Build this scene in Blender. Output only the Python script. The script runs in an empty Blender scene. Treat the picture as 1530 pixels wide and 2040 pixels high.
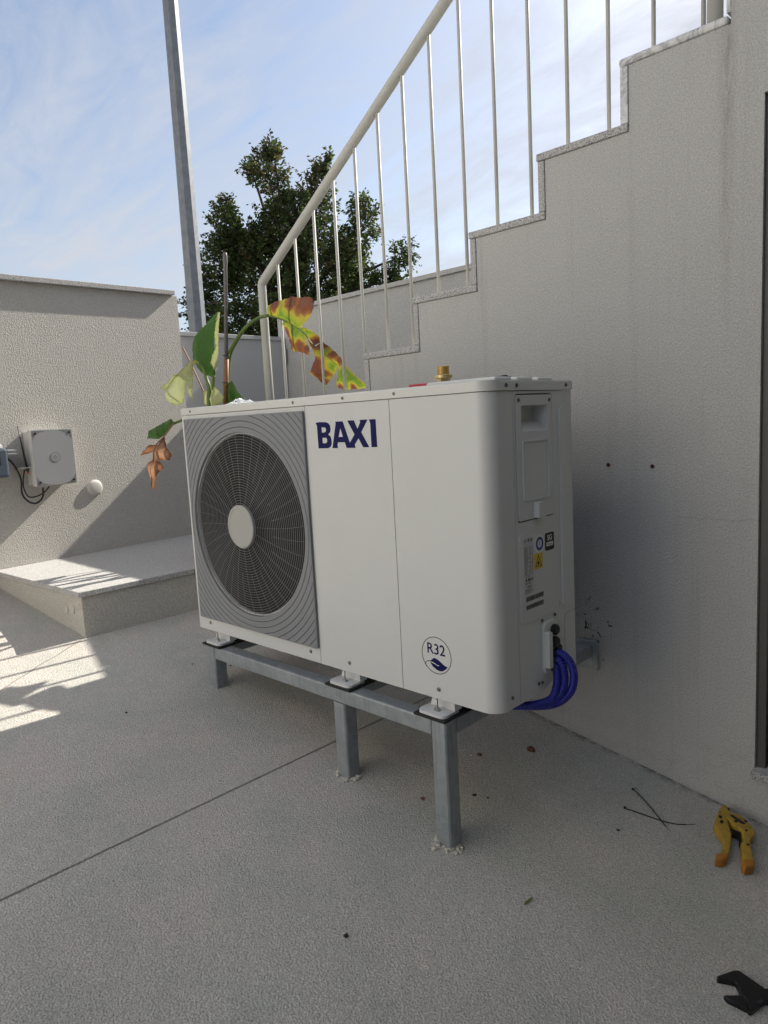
import bpy, bmesh, math, random
from mathutils import Vector, Matrix, geometry, noise

random.seed(7)
S = bpy.context.scene
COL = S.collection

# ---------------------------------------------------------------- camera
cam_d = bpy.data.cameras.new("camera")
cam = bpy.data.objects.new("camera", cam_d)
COL.objects.link(cam)
right = Vector((0.71300, 0.69918, -0.05274))
up = Vector((-0.05275, 0.12849, 0.99031))
fwd = Vector((-0.69917, 0.70331, -0.12850))
m = Matrix((right, up, -fwd)).transposed().to_4x4()
m.translation = Vector((1.2388, -1.9698, 1.1799))
cam.matrix_world = m
cam_d.sensor_fit = 'VERTICAL'
cam_d.sensor_height = 36.0
cam_d.sensor_width = 27.0
cam_d.lens = 24.961
cam_d.clip_start = 0.02
cam_d.clip_end = 2000
S.camera = cam

# ---------------------------------------------------------------- world, sun, exposure
SUN = Vector((0.055, 1.0, 0.775)).normalized()
ELEV = math.asin(SUN.z)
AZ = math.atan2(SUN.x, SUN.y)
world = bpy.data.worlds.new("World")
S.world = world
world.use_nodes = True
nt = world.node_tree
nt.nodes.clear()
N = nt.nodes.new
L = nt.links.new
wout = N("ShaderNodeOutputWorld")
wbg = N("ShaderNodeBackground")
wbg.inputs["Strength"].default_value = 0.076
sky = N("ShaderNodeTexSky")
sky.sky_type = 'NISHITA'
sky.sun_disc = False
sky.sun_elevation = ELEV
sky.sun_rotation = AZ
sky.altitude = 50
sky.air_density = 1.0
sky.dust_density = 2.0
sky.ozone_density = 1.3
tc = N("ShaderNodeTexCoord")
sep = N("ShaderNodeSeparateXYZ")
L(tc.outputs["Generated"], sep.inputs[0])
za = N("ShaderNodeMath"); za.operation = 'ADD'; za.inputs[1].default_value = 0.22
L(sep.outputs["Z"], za.inputs[0])
zm = N("ShaderNodeMath"); zm.operation = 'MAXIMUM'; zm.inputs[1].default_value = 0.12
L(za.outputs[0], zm.inputs[0])
dx = N("ShaderNodeMath"); dx.operation = 'DIVIDE'
dy = N("ShaderNodeMath"); dy.operation = 'DIVIDE'
L(sep.outputs["X"], dx.inputs[0]); L(zm.outputs[0], dx.inputs[1])
L(sep.outputs["Y"], dy.inputs[0]); L(zm.outputs[0], dy.inputs[1])
cmb = N("ShaderNodeCombineXYZ")
L(dx.outputs[0], cmb.inputs[0]); L(dy.outputs[0], cmb.inputs[1])
mp = N("ShaderNodeMapping")
mp.inputs["Rotation"].default_value = (0, 0, math.radians(35))
mp.inputs["Location"].default_value = (2.0, 1.0, 0)
mp.inputs["Scale"].default_value = (0.75, 1.55, 1.0)
L(cmb.outputs[0], mp.inputs["Vector"])
n1 = N("ShaderNodeTexNoise")
n1.inputs["Scale"].default_value = 1.1
n1.inputs["Detail"].default_value = 8
n1.inputs["Roughness"].default_value = 0.55
n1.inputs["Distortion"].default_value = 0.5
L(mp.outputs[0], n1.inputs["Vector"])
cr1 = N("ShaderNodeValToRGB")
cr1.color_ramp.elements[0].position = 0.37
cr1.color_ramp.elements[0].color = (0.02, 0.02, 0.02, 1)
cr1.color_ramp.elements[1].position = 0.60
cr1.color_ramp.elements[1].color = (0.92, 0.92, 0.92, 1)
mp2 = N("ShaderNodeMapping")
mp2.inputs["Rotation"].default_value = (0, 0, math.radians(22))
mp2.inputs["Scale"].default_value = (1.0, 2.6, 1.0)
L(cmb.outputs[0], mp2.inputs["Vector"])
n2 = N("ShaderNodeTexNoise")
n2.inputs["Scale"].default_value = 3.2
n2.inputs["Detail"].default_value = 9
n2.inputs["Roughness"].default_value = 0.62
n2.inputs["Distortion"].default_value = 0.9
L(mp2.outputs[0], n2.inputs["Vector"])
mxn = N("ShaderNodeMix")
mxn.inputs["Factor"].default_value = 0.34
L(n1.outputs["Fac"], mxn.inputs["A"]); L(n2.outputs["Fac"], mxn.inputs["B"])
L(mxn.outputs["Result"], cr1.inputs[0])
mx = N("ShaderNodeMix"); mx.data_type = 'RGBA'
L(cr1.outputs[0], mx.inputs["Factor"])
L(sky.outputs[0], mx.inputs["A"])
mx.inputs["B"].default_value = (3.8, 3.98, 4.4, 1)
L(mx.outputs["Result"], wbg.inputs["Color"])
L(wbg.outputs[0], wout.inputs["Surface"])

sd = bpy.data.lights.new("sun", 'SUN')
sd.energy = 3.6
sd.angle = math.radians(0.53)
sd.color = (1.0, 0.94, 0.84)
sun = bpy.data.objects.new("sun", sd)
COL.objects.link(sun)
sun.rotation_euler = SUN.to_track_quat('Z', 'Y').to_euler()
sun.location = (0, 6, 8)

S.view_settings.view_transform = 'Standard'
S.view_settings.look = 'None'
S.view_settings.gamma = 1.0
S.view_settings.exposure = 1.18
S.view_settings.use_curve_mapping = False
S.render.resolution_x = 768
S.render.resolution_y = 1024

# ---------------------------------------------------------------- helpers
def tag(o, label=None, cat=None, group=None, kind=None):
    if label: o["label"] = label
    if cat: o["category"] = cat
    if group: o["group"] = group
    if kind: o["kind"] = kind
    return o

def empty(name, loc, rz=0.0):
    o = bpy.data.objects.new(name, None)
    o.empty_display_size = 0.05
    o.location = loc
    o.rotation_euler = (0, 0, rz)
    COL.objects.link(o)
    return o

def link(name, me, mat=None, parent=None):
    o = bpy.data.objects.new(name, me)
    COL.objects.link(o)
    if mat: 
        me.materials.clear(); me.materials.append(mat)
    if parent: o.parent = parent
    return o

def rawmesh(name, vs, fs, smooth=False):
    me = bpy.data.meshes.new(name)
    me.from_pydata([tuple(v) for v in vs], [], fs)
    me.validate()
    if smooth:
        me.polygons.foreach_set("use_smooth", [True] * len(me.polygons))
    me.update()
    return me

def mesh(name, vs, fs, mat, parent=None, smooth=False):
    return link(name, rawmesh(name, vs, fs, smooth), mat, parent)

def bm_obj(name, bm, mat, parent=None, smooth=False):
    bmesh.ops.recalc_face_normals(bm, faces=bm.faces)
    me = bpy.data.meshes.new(name)
    bm.to_mesh(me); bm.free()
    if smooth:
        me.polygons.foreach_set("use_smooth", [True] * len(me.polygons))
    return link(name, me, mat, parent)

def add_box(bm, lo, hi, bevel=0.0, seg=2):
    r = bmesh.ops.create_cube(bm, size=1.0)
    vs = r["verts"]
    for v in vs:
        v.co = Vector([(lo[i] + hi[i]) / 2 + v.co[i] * (hi[i] - lo[i]) for i in range(3)])
    if bevel > 0:
        es = list({e for v in vs for e in v.link_edges})
        bmesh.ops.bevel(bm, geom=es, offset=bevel, segments=seg, affect='EDGES', profile=0.5)

def box(name, lo, hi, mat, parent=None, bevel=0.0, seg=2):
    bm = bmesh.new()
    add_box(bm, lo, hi, bevel, seg)
    return bm_obj(name, bm, mat, parent, False)

def plate(name, loops, d0, d1, mat, parent=None, frame=lambda a, b, d: (a, d, b), smooth=False):
    """polygon with holes, extruded from d0 to d1 along the frame's third axis"""
    vl = [[Vector((a, b, 0)) for a, b in lp] for lp in loops]
    tris = geometry.tessellate_polygon(vl)
    flat = [p for lp in loops for p in lp]
    n = len(flat)
    vs = [frame(a, b, d0) for a, b in flat] + [frame(a, b, d1) for a, b in flat]
    fs = [tuple(t) for t in tris] + [tuple(i + n for i in reversed(t)) for t in tris]
    k = 0
    for lp in loops:
        c = len(lp)
        for i in range(c):
            j = (i + 1) % c
            fs.append((k + i, k + j, n + k + j, n + k + i))
        k += c
    bm = bmesh.new()
    bv = [bm.verts.new(v) for v in vs]
    for f in fs:
        try: bm.faces.new([bv[i] for i in f])
        except ValueError: pass
    return bm_obj(name, bm, mat, parent, smooth)

def rrect(a0, b0, a1, b1, r, n=5):
    pts = []
    for cx, cy, s in ((a1 - r, b0 + r, -90), (a1 - r, b1 - r, 0), (a0 + r, b1 - r, 90), (a0 + r, b0 + r, 180)):
        for i in range(n + 1):
            t = math.radians(s + 90 * i / n)
            pts.append((cx + r * math.cos(t), cy + r * math.sin(t)))
    return pts

def circ(cx, cy, r, n=48, rev=False):
    p = [(cx + r * math.cos(2 * math.pi * i / n), cy + r * math.sin(2 * math.pi * i / n)) for i in range(n)]
    return p[::-1] if rev else p

def tube_geo(pts, r, n=8, radii=None, closed=False, cap=True, sq=False):
    pts = [Vector(p) for p in pts]
    m_ = len(pts)
    vs, fs = [], []
    prev = None
    for i, p in enumerate(pts):
        if closed: t = pts[(i + 1) % m_] - pts[i - 1]
        elif i == 0: t = pts[1] - p
        elif i == m_ - 1: t = p - pts[i - 1]
        else: t = (pts[i + 1] - p).normalized() + (p - pts[i - 1]).normalized()
        t.normalize()
        if prev is None:
            ref = Vector((0, 0, 1)) if abs(t.z) < 0.9 else Vector((1, 0, 0))
            a = t.cross(ref).normalized()
        else:
            a = (prev - t * prev.dot(t)).normalized()
        prev = a
        b = t.cross(a)
        rr = radii[i] if radii else r
        for k in range(n):
            w = 2 * math.pi * (k + (0.5 if sq else 0)) / n
            vs.append(p + a * math.cos(w) * rr + b * math.sin(w) * rr)
    for i in range(m_ if closed else m_ - 1):
        for k in range(n):
            i2 = (i + 1) % m_
            fs.append((i * n + k, i * n + (k + 1) % n, i2 * n + (k + 1) % n, i2 * n + k))
    if cap and not closed:
        fs.append(tuple(range(n - 1, -1, -1)))
        fs.append(tuple((m_ - 1) * n + k for k in range(n)))
    return vs, fs

def tube(name, pts, r, mat, parent=None, n=10, radii=None, closed=False, smooth=True, sq=False):
    vs, fs = tube_geo(pts, r, n, radii, closed, True, sq)
    o = mesh(name, vs, fs, mat, parent, smooth)
    return o

class MB:
    def __init__(s): s.v = []; s.f = []
    def add(s, g):
        k = len(s.v)
        s.v += [tuple(x) for x in g[0]]
        s.f += [tuple(i + k for i in f) for f in g[1]]
    def build(s, name, mat, parent=None, smooth=False):
        return mesh(name, s.v, s.f, mat, parent, smooth)

def lathe(name, prof, org, ax, mat, parent=None, n=24, smooth=True):
    """prof: (radius, distance along axis)"""
    ax = Vector(ax).normalized()
    ref = Vector((0, 0, 1)) if abs(ax.z) < 0.9 else Vector((1, 0, 0))
    a = ax.cross(ref).normalized(); b = ax.cross(a)
    org = Vector(org)
    vs, fs = [], []
    for r, d in prof:
        for k in range(n):
            w = 2 * math.pi * k / n
            vs.append(org + ax * d + (a * math.cos(w) + b * math.sin(w)) * max(r, 1e-5))
    for i in range(len(prof) - 1):
        for k in range(n):
            fs.append((i * n + k, i * n + (k + 1) % n, (i + 1) * n + (k + 1) % n, (i + 1) * n + k))
    fs.append(tuple(range(n - 1, -1, -1)))
    fs.append(tuple((len(prof) - 1) * n + k for k in range(n)))
    bm = bmesh.new()
    bv = [bm.verts.new(v) for v in vs]
    for f in fs: bm.faces.new([bv[i] for i in f])
    o = bm_obj(name, bm, mat, parent, smooth)
    if smooth: shade_auto(o)
    return o

def shade_auto(o, ang=35):
    me = o.data
    me.polygons.foreach_set("use_smooth", [True] * len(me.polygons))
    try: me.set_sharp_from_angle(angle=math.radians(ang))
    except Exception: pass
    return o

def smooth_path(pts, sub=6):
    P = [Vector(p) for p in pts]
    out = []
    for i in range(len(P) - 1):
        p0 = P[max(i - 1, 0)]; p1 = P[i]; p2 = P[i + 1]; p3 = P[min(i + 2, len(P) - 1)]
        for k in range(sub):
            t = k / sub
            out.append(0.5 * ((2 * p1) + (-p0 + p2) * t + (2 * p0 - 5 * p1 + 4 * p2 - p3) * t * t + (-p0 + 3 * p1 - 3 * p2 + p3) * t ** 3))
    out.append(P[-1])
    return out

def text(name, body, size, frame, mat, parent=None, align='CENTER', bold=0.0, sx=1.0):
    cu = bpy.data.curves.new(name, 'FONT')
    cu.body = body; cu.size = size; cu.align_x = align; cu.align_y = 'CENTER'
    cu.offset = bold; cu.resolution_u = 3
    ob = bpy.data.objects.new(name, cu)
    COL.objects.link(ob)
    dg = bpy.context.evaluated_depsgraph_get()
    me = bpy.data.meshes.new_from_object(ob.evaluated_get(dg))
    bpy.data.objects.remove(ob)
    bpy.data.curves.remove(cu)
    for v in me.vertices:
        v.co = Vector(frame(v.co.x * sx, v.co.y))
    return link(name, me, mat, parent)

# ---------------------------------------------------------------- materials
class NT:
    def __init__(s, name):
        s.m = bpy.data.materials.new(name); s.m.use_nodes = True
        s.t = s.m.node_tree
        s.b = s.t.nodes["Principled BSDF"]
        s.out = s.t.nodes["Material Output"]
    def n(s, typ, **kw):
        x = s.t.nodes.new("ShaderNode" + typ)
        for k, v in kw.items():
            if hasattr(x, k): setattr(x, k, v)
            else: x.inputs[k].default_value = v
        return x
    def l(s, a, b): s.t.links.new(a, b)
    def pos(s, obj=False):
        if obj: return s.n("TexCoord").outputs["Object"]
        return s.n("NewGeometry").outputs["Position"]
    def noise(s, vec, scale, detail=3, rough=0.5, dist=0.0):
        x = s.n("TexNoise")
        x.inputs["Scale"].default_value = scale; x.inputs["Detail"].default_value = detail
        x.inputs["Roughness"].default_value = rough; x.inputs["Distortion"].default_value = dist
        s.l(vec, x.inputs["Vector"]); return x.outputs["Fac"]
    def mapv(s, vec, scale=(1, 1, 1), rot=(0, 0, 0), loc=(0, 0, 0)):
        x = s.n("Mapping"); x.inputs["Scale"].default_value = scale
        x.inputs["Rotation"].default_value = rot; x.inputs["Location"].default_value = loc
        s.l(vec, x.inputs["Vector"]); return x.outputs[0]
    def ramp(s, fac, stops):
        x = s.n("ValToRGB"); e = x.color_ramp.elements
        while len(e) < len(stops): e.new(0.5)
        for i, (p, c) in enumerate(stops):
            e[i].position = p
            e[i].color = c if len(c) == 4 else (*c, 1)
        s.l(fac, x.inputs[0]); return x.outputs[0]
    def mix(s, fac, a, b, mode='MIX'):
        x = s.n("Mix"); x.data_type = 'RGBA'; x.blend_type = mode
        for nm, v in (("Factor", fac), ("A", a), ("B", b)):
            if hasattr(v, "links") or hasattr(v, "is_linked"): s.l(v, x.inputs[nm])
            elif nm == "Factor": x.inputs[nm].default_value = v
            else: x.inputs[nm].default_value = (*v, 1) if len(v) == 3 else v
        return x.outputs["Result"]
    def math(s, op, a, b=None, c=None, clamp=False):
        x = s.n("Math"); x.operation = op; x.use_clamp = clamp
        for i, v in enumerate((a, b, c)):
            if v is None: continue
            if hasattr(v, "is_linked"): s.l(v, x.inputs[i])
            else: x.inputs[i].default_value = v
        return x.outputs[0]
    def bump(s, h, strength, dist, prev=None):
        x = s.n("Bump"); x.inputs["Strength"].default_value = strength; x.inputs["Distance"].default_value = dist
        s.l(h, x.inputs["Height"])
        if prev: s.l(prev, x.inputs["Normal"])
        s.l(x.outputs[0], s.b.inputs["Normal"]); return x.outputs[0]
    def set(s, col=None, rough=None, metal=None, spec=None):
        for nm, v in (("Base Color", col), ("Roughness", rough), ("Metallic", metal), ("Specular IOR Level", spec)):
            if v is None: continue
            if hasattr(v, "is_linked"): s.l(v, s.b.inputs[nm])
            else: s.b.inputs[nm].default_value = (*v, 1) if isinstance(v, tuple) and len(v) == 3 else v
        return s

def simple(name, col, rough=0.5, metal=0.0, var=0.06, scale=30, bump=0.0, spec=None):
    t = NT(name)
    v = t.pos(True)
    f = t.noise(v, scale, 4, 0.6)
    lo = tuple(c * (1 - var) for c in col); hi = tuple(min(1, c * (1 + var)) for c in col)
    t.set(t.mix(f, lo, hi), rough, metal, spec)
    if bump: t.bump(t.noise(v, scale * 8, 2), bump, 0.001)
    return t.m

def stucco(name, col, gscale=75.0, strength=0.8, dist=0.004, stretch=(1, 1, 1), rot=(0, 0, 0), stains=None, pit=0.12, grain=(0.80, 1.12)):
    t = NT(name)
    p = t.pos()
    big = t.noise(p, 1.3, 5, 0.6)
    med = t.noise(p, 9, 4, 0.6)
    c = t.mix(big, tuple(x * 0.93 for x in col), tuple(min(1, x * 1.05) for x in col))
    c = t.mix(t.math('MULTIPLY', t.ramp(med, [(0.35, (0, 0, 0)), (0.75, (1, 1, 1))]), 0.10), c, tuple(x * 0.72 for x in col))
    if stains: c = stains(t, p, c)
    q = t.mapv(p, stretch, rot)
    g = t.noise(q, gscale, 2.5, 0.5, 0.25)
    g2 = t.ramp(g, [(0.25, (0, 0, 0)), (0.7, (1, 1, 1))])
    fine = t.noise(p, gscale * 4, 2, 0.5)
    h = t.math('ADD', g2, t.math('MULTIPLY', fine, 0.25))
    c = t.mix(t.math('MULTIPLY', t.math('SUBTRACT', 1.0, g2), pit), c, tuple(x * 0.5 for x in col))
    gr_ = t.noise(p, gscale * 1.2, 3, 0.7)
    c = t.mix(t.ramp(gr_, [(0.38, (0, 0, 0)), (0.62, (1, 1, 1))]), t.mix(1.0, c, (grain[0],) * 3, 'MULTIPLY'), t.mix(1.0, c, (grain[1],) * 3, 'MULTIPLY'))
    t.set(c, 0.92, 0.0, 0.2)
    t.bump(h, strength, dist)
    return t.m

def sphere_mask(t, p, centre, radius, scale=(1, 1, 1)):
    d = t.n("VectorMath"); d.operation = 'SUBTRACT'; t.l(p, d.inputs[0]); d.inputs[1].default_value = centre
    e = t.n("VectorMath"); e.operation = 'MULTIPLY'; t.l(d.outputs[0], e.inputs[0]); e.inputs[1].default_value = scale
    ln = t.n("VectorMath"); ln.operation = 'LENGTH'; t.l(e.outputs[0], ln.inputs[0])
    return t.math('SUBTRACT', 1.0, t.math('DIVIDE', ln.outputs["Value"], radius), clamp=True)

def stair_stains(t, p, c):
    # black smears of sealant behind the unit, dark runs below the landing edge, small scuffs
    sm = sphere_mask(t, p, (0.17, 0, 0.50), 0.15, (1, 0.2, 0.8))
    nn = t.noise(t.mapv(p, (1, 1, 0.6), (0, 0.6, 0)), 38, 3, 0.6, 1.2)
    k = t.math('GREATER_THAN', t.math('ADD', nn, t.math('MULTIPLY', sm, 0.16)), 0.735)
    k = t.math('MULTIPLY', k, t.math('GREATER_THAN', sm, 0.02))
    c = t.mix(t.math('MULTIPLY', k, 0.85), c, (0.02, 0.02, 0.025))
    st = sphere_mask(t, p, (0.560, 0, 2.05), 1.0, (40, 0.2, 1.25))
    sn = t.noise(t.mapv(p, (6, 6, 1)), 14, 4, 0.65)
    k2 = t.math('MULTIPLY', t.math('POWER', st, 1.2), t.ramp(sn, [(0.3, (0, 0, 0)), (0.62, (1, 1, 1))]))
    c = t.mix(t.math('MULTIPLY', k2, 0.5), c, (0.14, 0.105, 0.085))
    # long faint vertical drips
    vr = t.noise(t.mapv(p, (9, 9, 0.35)), 3.0, 4, 0.6)
    c = t.mix(t.math('MULTIPLY', t.ramp(vr, [(0.55, (0, 0, 0)), (0.75, (1, 1, 1))]), 0.16), c, (0.20, 0.18, 0.16))
    s3 = t.n("SeparateXYZ"); t.l(p, s3.inputs[0])
    wv = t.noise(t.mapv(p, (1, 1, 0)), 9, 5, 0.7)
    ck = t.math('ABSOLUTE', t.math('SUBTRACT', s3.outputs[2], t.math('ADD', 0.845, t.math('MULTIPLY', wv, 0.045))))
    ck = t.math('MULTIPLY', t.math('LESS_THAN', ck, 0.0011), t.math('GREATER_THAN', s3.outputs[0], 0.43))
    c = t.mix(t.math('MULTIPLY', ck, 0.28), c, (0.14, 0.13, 0.12))
    # scuffs and splash dirt low on the wall
    lowm = t.math('SUBTRACT', 1.0, t.math('DIVIDE', t.math('SUBTRACT', s3.outputs[2], 0.05), 0.30), clamp=True)
    ld = t.noise(t.mapv(p, (1, 1, 1.6)), 16, 5, 0.7)
    c = t.mix(t.math('MULTIPLY', t.math('MULTIPLY', lowm, t.ramp(ld, [(0.48, (0, 0, 0)), (0.7, (1, 1, 1))])), 0.35), c, (0.27, 0.235, 0.20))
    sp = t.noise(p, 30, 1, 0.5)
    c = t.mix(t.math('MULTIPLY', t.math('GREATER_THAN', sp, 0.80), 0.6), c, (0.10, 0.08, 0.07))
    return c

def ramp_stains(t, p, c):
    sp = t.noise(p, 26, 2, 0.6)
    c = t.mix(t.math('MULTIPLY', t.math('GREATER_THAN', sp, 0.79), 0.5), c, (0.09, 0.08, 0.075))
    # hairline crack running from the corner of the landing
    s = t.n("SeparateXYZ"); t.l(p, s.inputs[0])
    w = t.noise(p, 12, 3)
    ln = t.math('ADD', t.math('MULTIPLY', t.math('ADD', s.outputs[0], 1.432), 0.856), t.math('MULTIPLY', t.math('ADD', s.outputs[1], 0.946), 0.512))
    ln = t.math('ABSOLUTE', t.math('ADD', ln, t.math('MULTIPLY', t.math('SUBTRACT', w, 0.5), 0.02)))
    k = t.math('MULTIPLY', t.math('LESS_THAN', ln, 0.0022), t.math('LESS_THAN', s.outputs[0], -1.0))
    c = t.mix(t.math('MULTIPLY', k, 0.75), c, (0.13, 0.09, 0.05))
    # dirt patches and dust
    d = t.noise(p, 2.1, 6, 0.65)
    c = t.mix(t.math('MULTIPLY', t.ramp(d, [(0.42, (0, 0, 0)), (0.68, (1, 1, 1))]), 0.38), c, (0.30, 0.275, 0.25))
    d2 = t.noise(p, 0.8, 4, 0.6)
    c = t.mix(t.math('MULTIPLY', t.ramp(d2, [(0.4, (0, 0, 0)), (0.65, (1, 1, 1))]), 0.35), c, (0.72, 0.70, 0.66))
    hv = t.noise(p, 4.2, 4, 0.6)
    c = t.mix(1.0, c, t.ramp(hv, [(0.38, (1.03, 0.975, 0.965)), (0.62, (0.96, 1.0, 0.975))]), 'MULTIPLY')
    # grime gathered along the foot of the wall
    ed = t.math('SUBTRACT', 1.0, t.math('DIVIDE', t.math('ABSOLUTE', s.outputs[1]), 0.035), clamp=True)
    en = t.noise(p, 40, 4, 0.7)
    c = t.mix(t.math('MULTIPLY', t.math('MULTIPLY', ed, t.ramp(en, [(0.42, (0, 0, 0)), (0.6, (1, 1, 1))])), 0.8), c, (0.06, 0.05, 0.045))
    return c

def granite(name, light=(0.60, 0.59, 0.58), dark=(0.13, 0.13, 0.135), scale=240.0):
    t = NT(name)
    p = t.pos()
    a = t.noise(p, scale, 3, 0.7)
    b = t.noise(p, scale * 0.45, 2, 0.6)
    c = t.ramp(a, [(0.36, dark), (0.44, (0.25, 0.25, 0.25)), (0.52, tuple(x * 0.85 for x in light)), (0.66, light)])
    c = t.mix(t.ramp(b, [(0.40, (0, 0, 0)), (0.6, (0.5, 0.5, 0.5))]), c, (0.42, 0.40, 0.38))
    t.set(c, 0.55, 0.0, 0.4)
    t.bump(a, 0.12, 0.001)
    return t.m

def marble(name):
    t = NT(name)
    p = t.pos()
    a = t.noise(p, 7, 6, 0.6, 2.0)
    v = t.math('ABSOLUTE', t.math('SUBTRACT', a, 0.5))
    c = t.ramp(v, [(0.0, (0.34, 0.35, 0.37)), (0.02, (0.55, 0.55, 0.56)), (0.07, (0.70, 0.70, 0.69))])
    t.set(c, 0.35, 0.0, 0.5)
    return t.m

def galvanised(name):
    t = NT(name)
    p = t.pos(True)
    vo = t.n("TexVoronoi"); vo.inputs["Scale"].default_value = 55; t.l(p, vo.inputs["Vector"])
    f = t.noise(p, 9, 5, 0.6)
    st = t.noise(t.mapv(p, (14, 14, 1.0)), 7, 4, 0.6)
    sx = t.n("SeparateColor"); t.l(vo.outputs["Color"], sx.inputs[0])
    c = t.mix(sx.outputs[0], (0.33, 0.36, 0.38), (0.43, 0.46, 0.48))
    c = t.mix(t.math('MULTIPLY', f, 0.55), c, (0.32, 0.35, 0.37))
    c = t.mix(t.math('MULTIPLY', t.ramp(st, [(0.5, (0, 0, 0)), (0.7, (1, 1, 1))]), 0.35), c, (0.16, 0.18, 0.20))
    w = t.noise(p, 3, 3)
    c = t.mix(t.math('MULTIPLY', t.ramp(w, [(0.58, (0, 0, 0)), (0.72, (1, 1, 1))]), 0.35), c, (0.62, 0.64, 0.65))
    t.set(c, t.ramp(f, [(0.3, (0.36, 0.36, 0.36)), (0.7, (0.6, 0.6, 0.6))]), 0.45)
    t.bump(f, 0.05, 0.002)
    return t.m

def paint(name, col, rough=0.38, smudge=0.12):
    t = NT(name)
    p = t.pos(True)
    a = t.noise(p, 4.5, 5, 0.65)
    b = t.noise(p, 60, 3, 0.6)
    c = t.mix(t.math('MULTIPLY', t.ramp(a, [(0.5, (0, 0, 0)), (0.74, (1, 1, 1))]), smudge), col, tuple(x * 0.72 for x in col))
    c = t.mix(t.math('MULTIPLY', t.math('GREATER_THAN', b, 0.82), 0.35), c, (0.30, 0.28, 0.25))
    t.set(c, t.math('ADD', rough - 0.06, t.math('MULTIPLY', a, 0.16)), 0.0, 0.45)
    return t.m

def leafmat(name, stops, trans=0.45, rough=0.45, edge_noise=0.35):
    """colour by the distance from the leaf edge, stored on the vertices"""
    t = NT(name)
    at = t.n("Attribute"); at.attribute_name = "edge"
    p = t.pos()
    nn = t.noise(p, 38, 4, 0.65)
    st = t.noise(t.mapv(p, (1, 1, 3)), 160, 2, 0.5)
    f = t.math('ADD', at.outputs["Fac"], t.math('MULTIPLY', t.math('SUBTRACT', nn, 0.5), edge_noise))
    f = t.math('ADD', f, t.math('MULTIPLY', t.math('SUBTRACT', st, 0.5), 0.22))
    c = t.ramp(f, stops)
    t.set(c, rough, 0.0, 0.4)
    t.bump(st, 0.4, 0.0012)
    tr = t.n("BsdfTranslucent"); t.l(c, tr.inputs["Color"])
    ms = t.n("MixShader"); ms.inputs[0].default_value = trans
    t.l(t.b.outputs[0], ms.inputs[1]); t.l(tr.outputs[0], ms.inputs[2])
    t.l(ms.outputs[0], t.out.inputs["Surface"])
    return t.m

def treemat(name):
    t = NT(name)
    at = t.n("Attribute"); at.attribute_name = "tint"
    c = t.ramp(at.outputs["Fac"], [(0.0, (0.04, 0.065, 0.02)), (0.45, (0.07, 0.105, 0.03)), (0.75, (0.12, 0.16, 0.045)), (0.88, (0.12, 0.10, 0.045)), (1.0, (0.15, 0.105, 0.05))])
    t.set(c, 0.5, 0.0, 0.3)
    tr = t.n("BsdfTranslucent"); t.l(c, tr.inputs["Color"])
    ms = t.n("MixShader"); ms.inputs[0].default_value = 0.42
    t.l(t.b.outputs[0], ms.inputs[1]); t.l(tr.outputs[0], ms.inputs[2])
    t.l(ms.outputs[0], t.out.inputs["Surface"])
    return t.m

M = {}
WALLC = (0.545, 0.538, 0.52)
M['stair_stucco'] = stucco("stair_stucco", WALLC, 210, 0.55, 0.0024, (1, 1, 0.75), (0, 0.5, 0), stair_stains)
M['wall_stucco'] = stucco("wall_stucco", (0.55, 0.525, 0.485), 190, 0.7, 0.0026, (1, 1, 0.8), (0.7, 0, 0))
M['smooth_stucco'] = stucco("smooth_stucco", (0.60, 0.57, 0.51), 140, 0.35, 0.002)
M['parapet_stucco'] = stucco("parapet_stucco", (0.47, 0.468, 0.46), 150, 0.4, 0.002)
M['ramp'] = stucco("ramp_concrete", (0.69, 0.66, 0.615), 250, 1.0, 0.0030, (0.85, 1, 1), (0, 0, 0.7), ramp_stains, 0.40, (0.70, 1.22))
M['joint'] = simple("joint_dirt", (0.018, 0.016, 0.014), 0.95)
M['asphalt'] = simple("street_asphalt", (0.06, 0.06, 0.06), 0.95, 0, 0.3, 40)
M['granite'] = granite("granite_stone")
M['granite_top'] = granite("granite_paving", (0.70, 0.69, 0.67), (0.34, 0.34, 0.34), 260)
M['marble'] = marble("veined_marble")
M['rail'] = paint("cream_rail_paint", (0.52, 0.515, 0.47), 0.55, 0.14)
M['gate'] = paint("grey_gate_paint", (0.46, 0.465, 0.47), 0.45, 0.10)
M['galv'] = galvanised("galvanised_steel")
M['case'] = paint("unit_enamel", (0.645, 0.65, 0.64), 0.34, 0.12)
M['lid'] = paint("unit_lid_enamel", (0.68, 0.68, 0.65), 0.30, 0.06)
M['grille_panel'] = paint("grey_grille_panel", (0.235, 0.245, 0.26), 0.42, 0.10)
M['groove'] = simple("groove_dark", (0.07, 0.07, 0.075), 0.7)
M['wire'] = simple("wire_grey_coating", (0.29, 0.29, 0.295), 0.45, 0.1)
M['badge'] = paint("badge_grey", (0.42, 0.42, 0.40), 0.4, 0.05)
M['dark'] = simple("dark_interior", (0.005, 0.005, 0.007), 0.8)
M['fan'] = simple("fan_blade_plastic", (0.010, 0.010, 0.014), 0.6)
M['duct'] = simple("duct_metal", (0.03, 0.028, 0.026), 0.6, 0.1)
M['navy'] = simple("navy_print", (0.006, 0.007, 0.075), 0.65, 0, 0.06, 30, 0, 0.2)
M['black_print'] = simple("black_print", (0.015, 0.015, 0.017), 0.5)
M['white_print'] = simple("white_print", (0.75, 0.75, 0.75), 0.5)
M['label'] = simple("label_paper", (0.60, 0.60, 0.59), 0.45)
M['yellow_label'] = simple("yellow_label", (0.72, 0.50, 0.04), 0.5)
M['blue_print'] = simple("blue_print", (0.05, 0.07, 0.28), 0.5)
M['grey_print'] = simple("grey_print", (0.10, 0.10, 0.105), 0.5)
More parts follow.
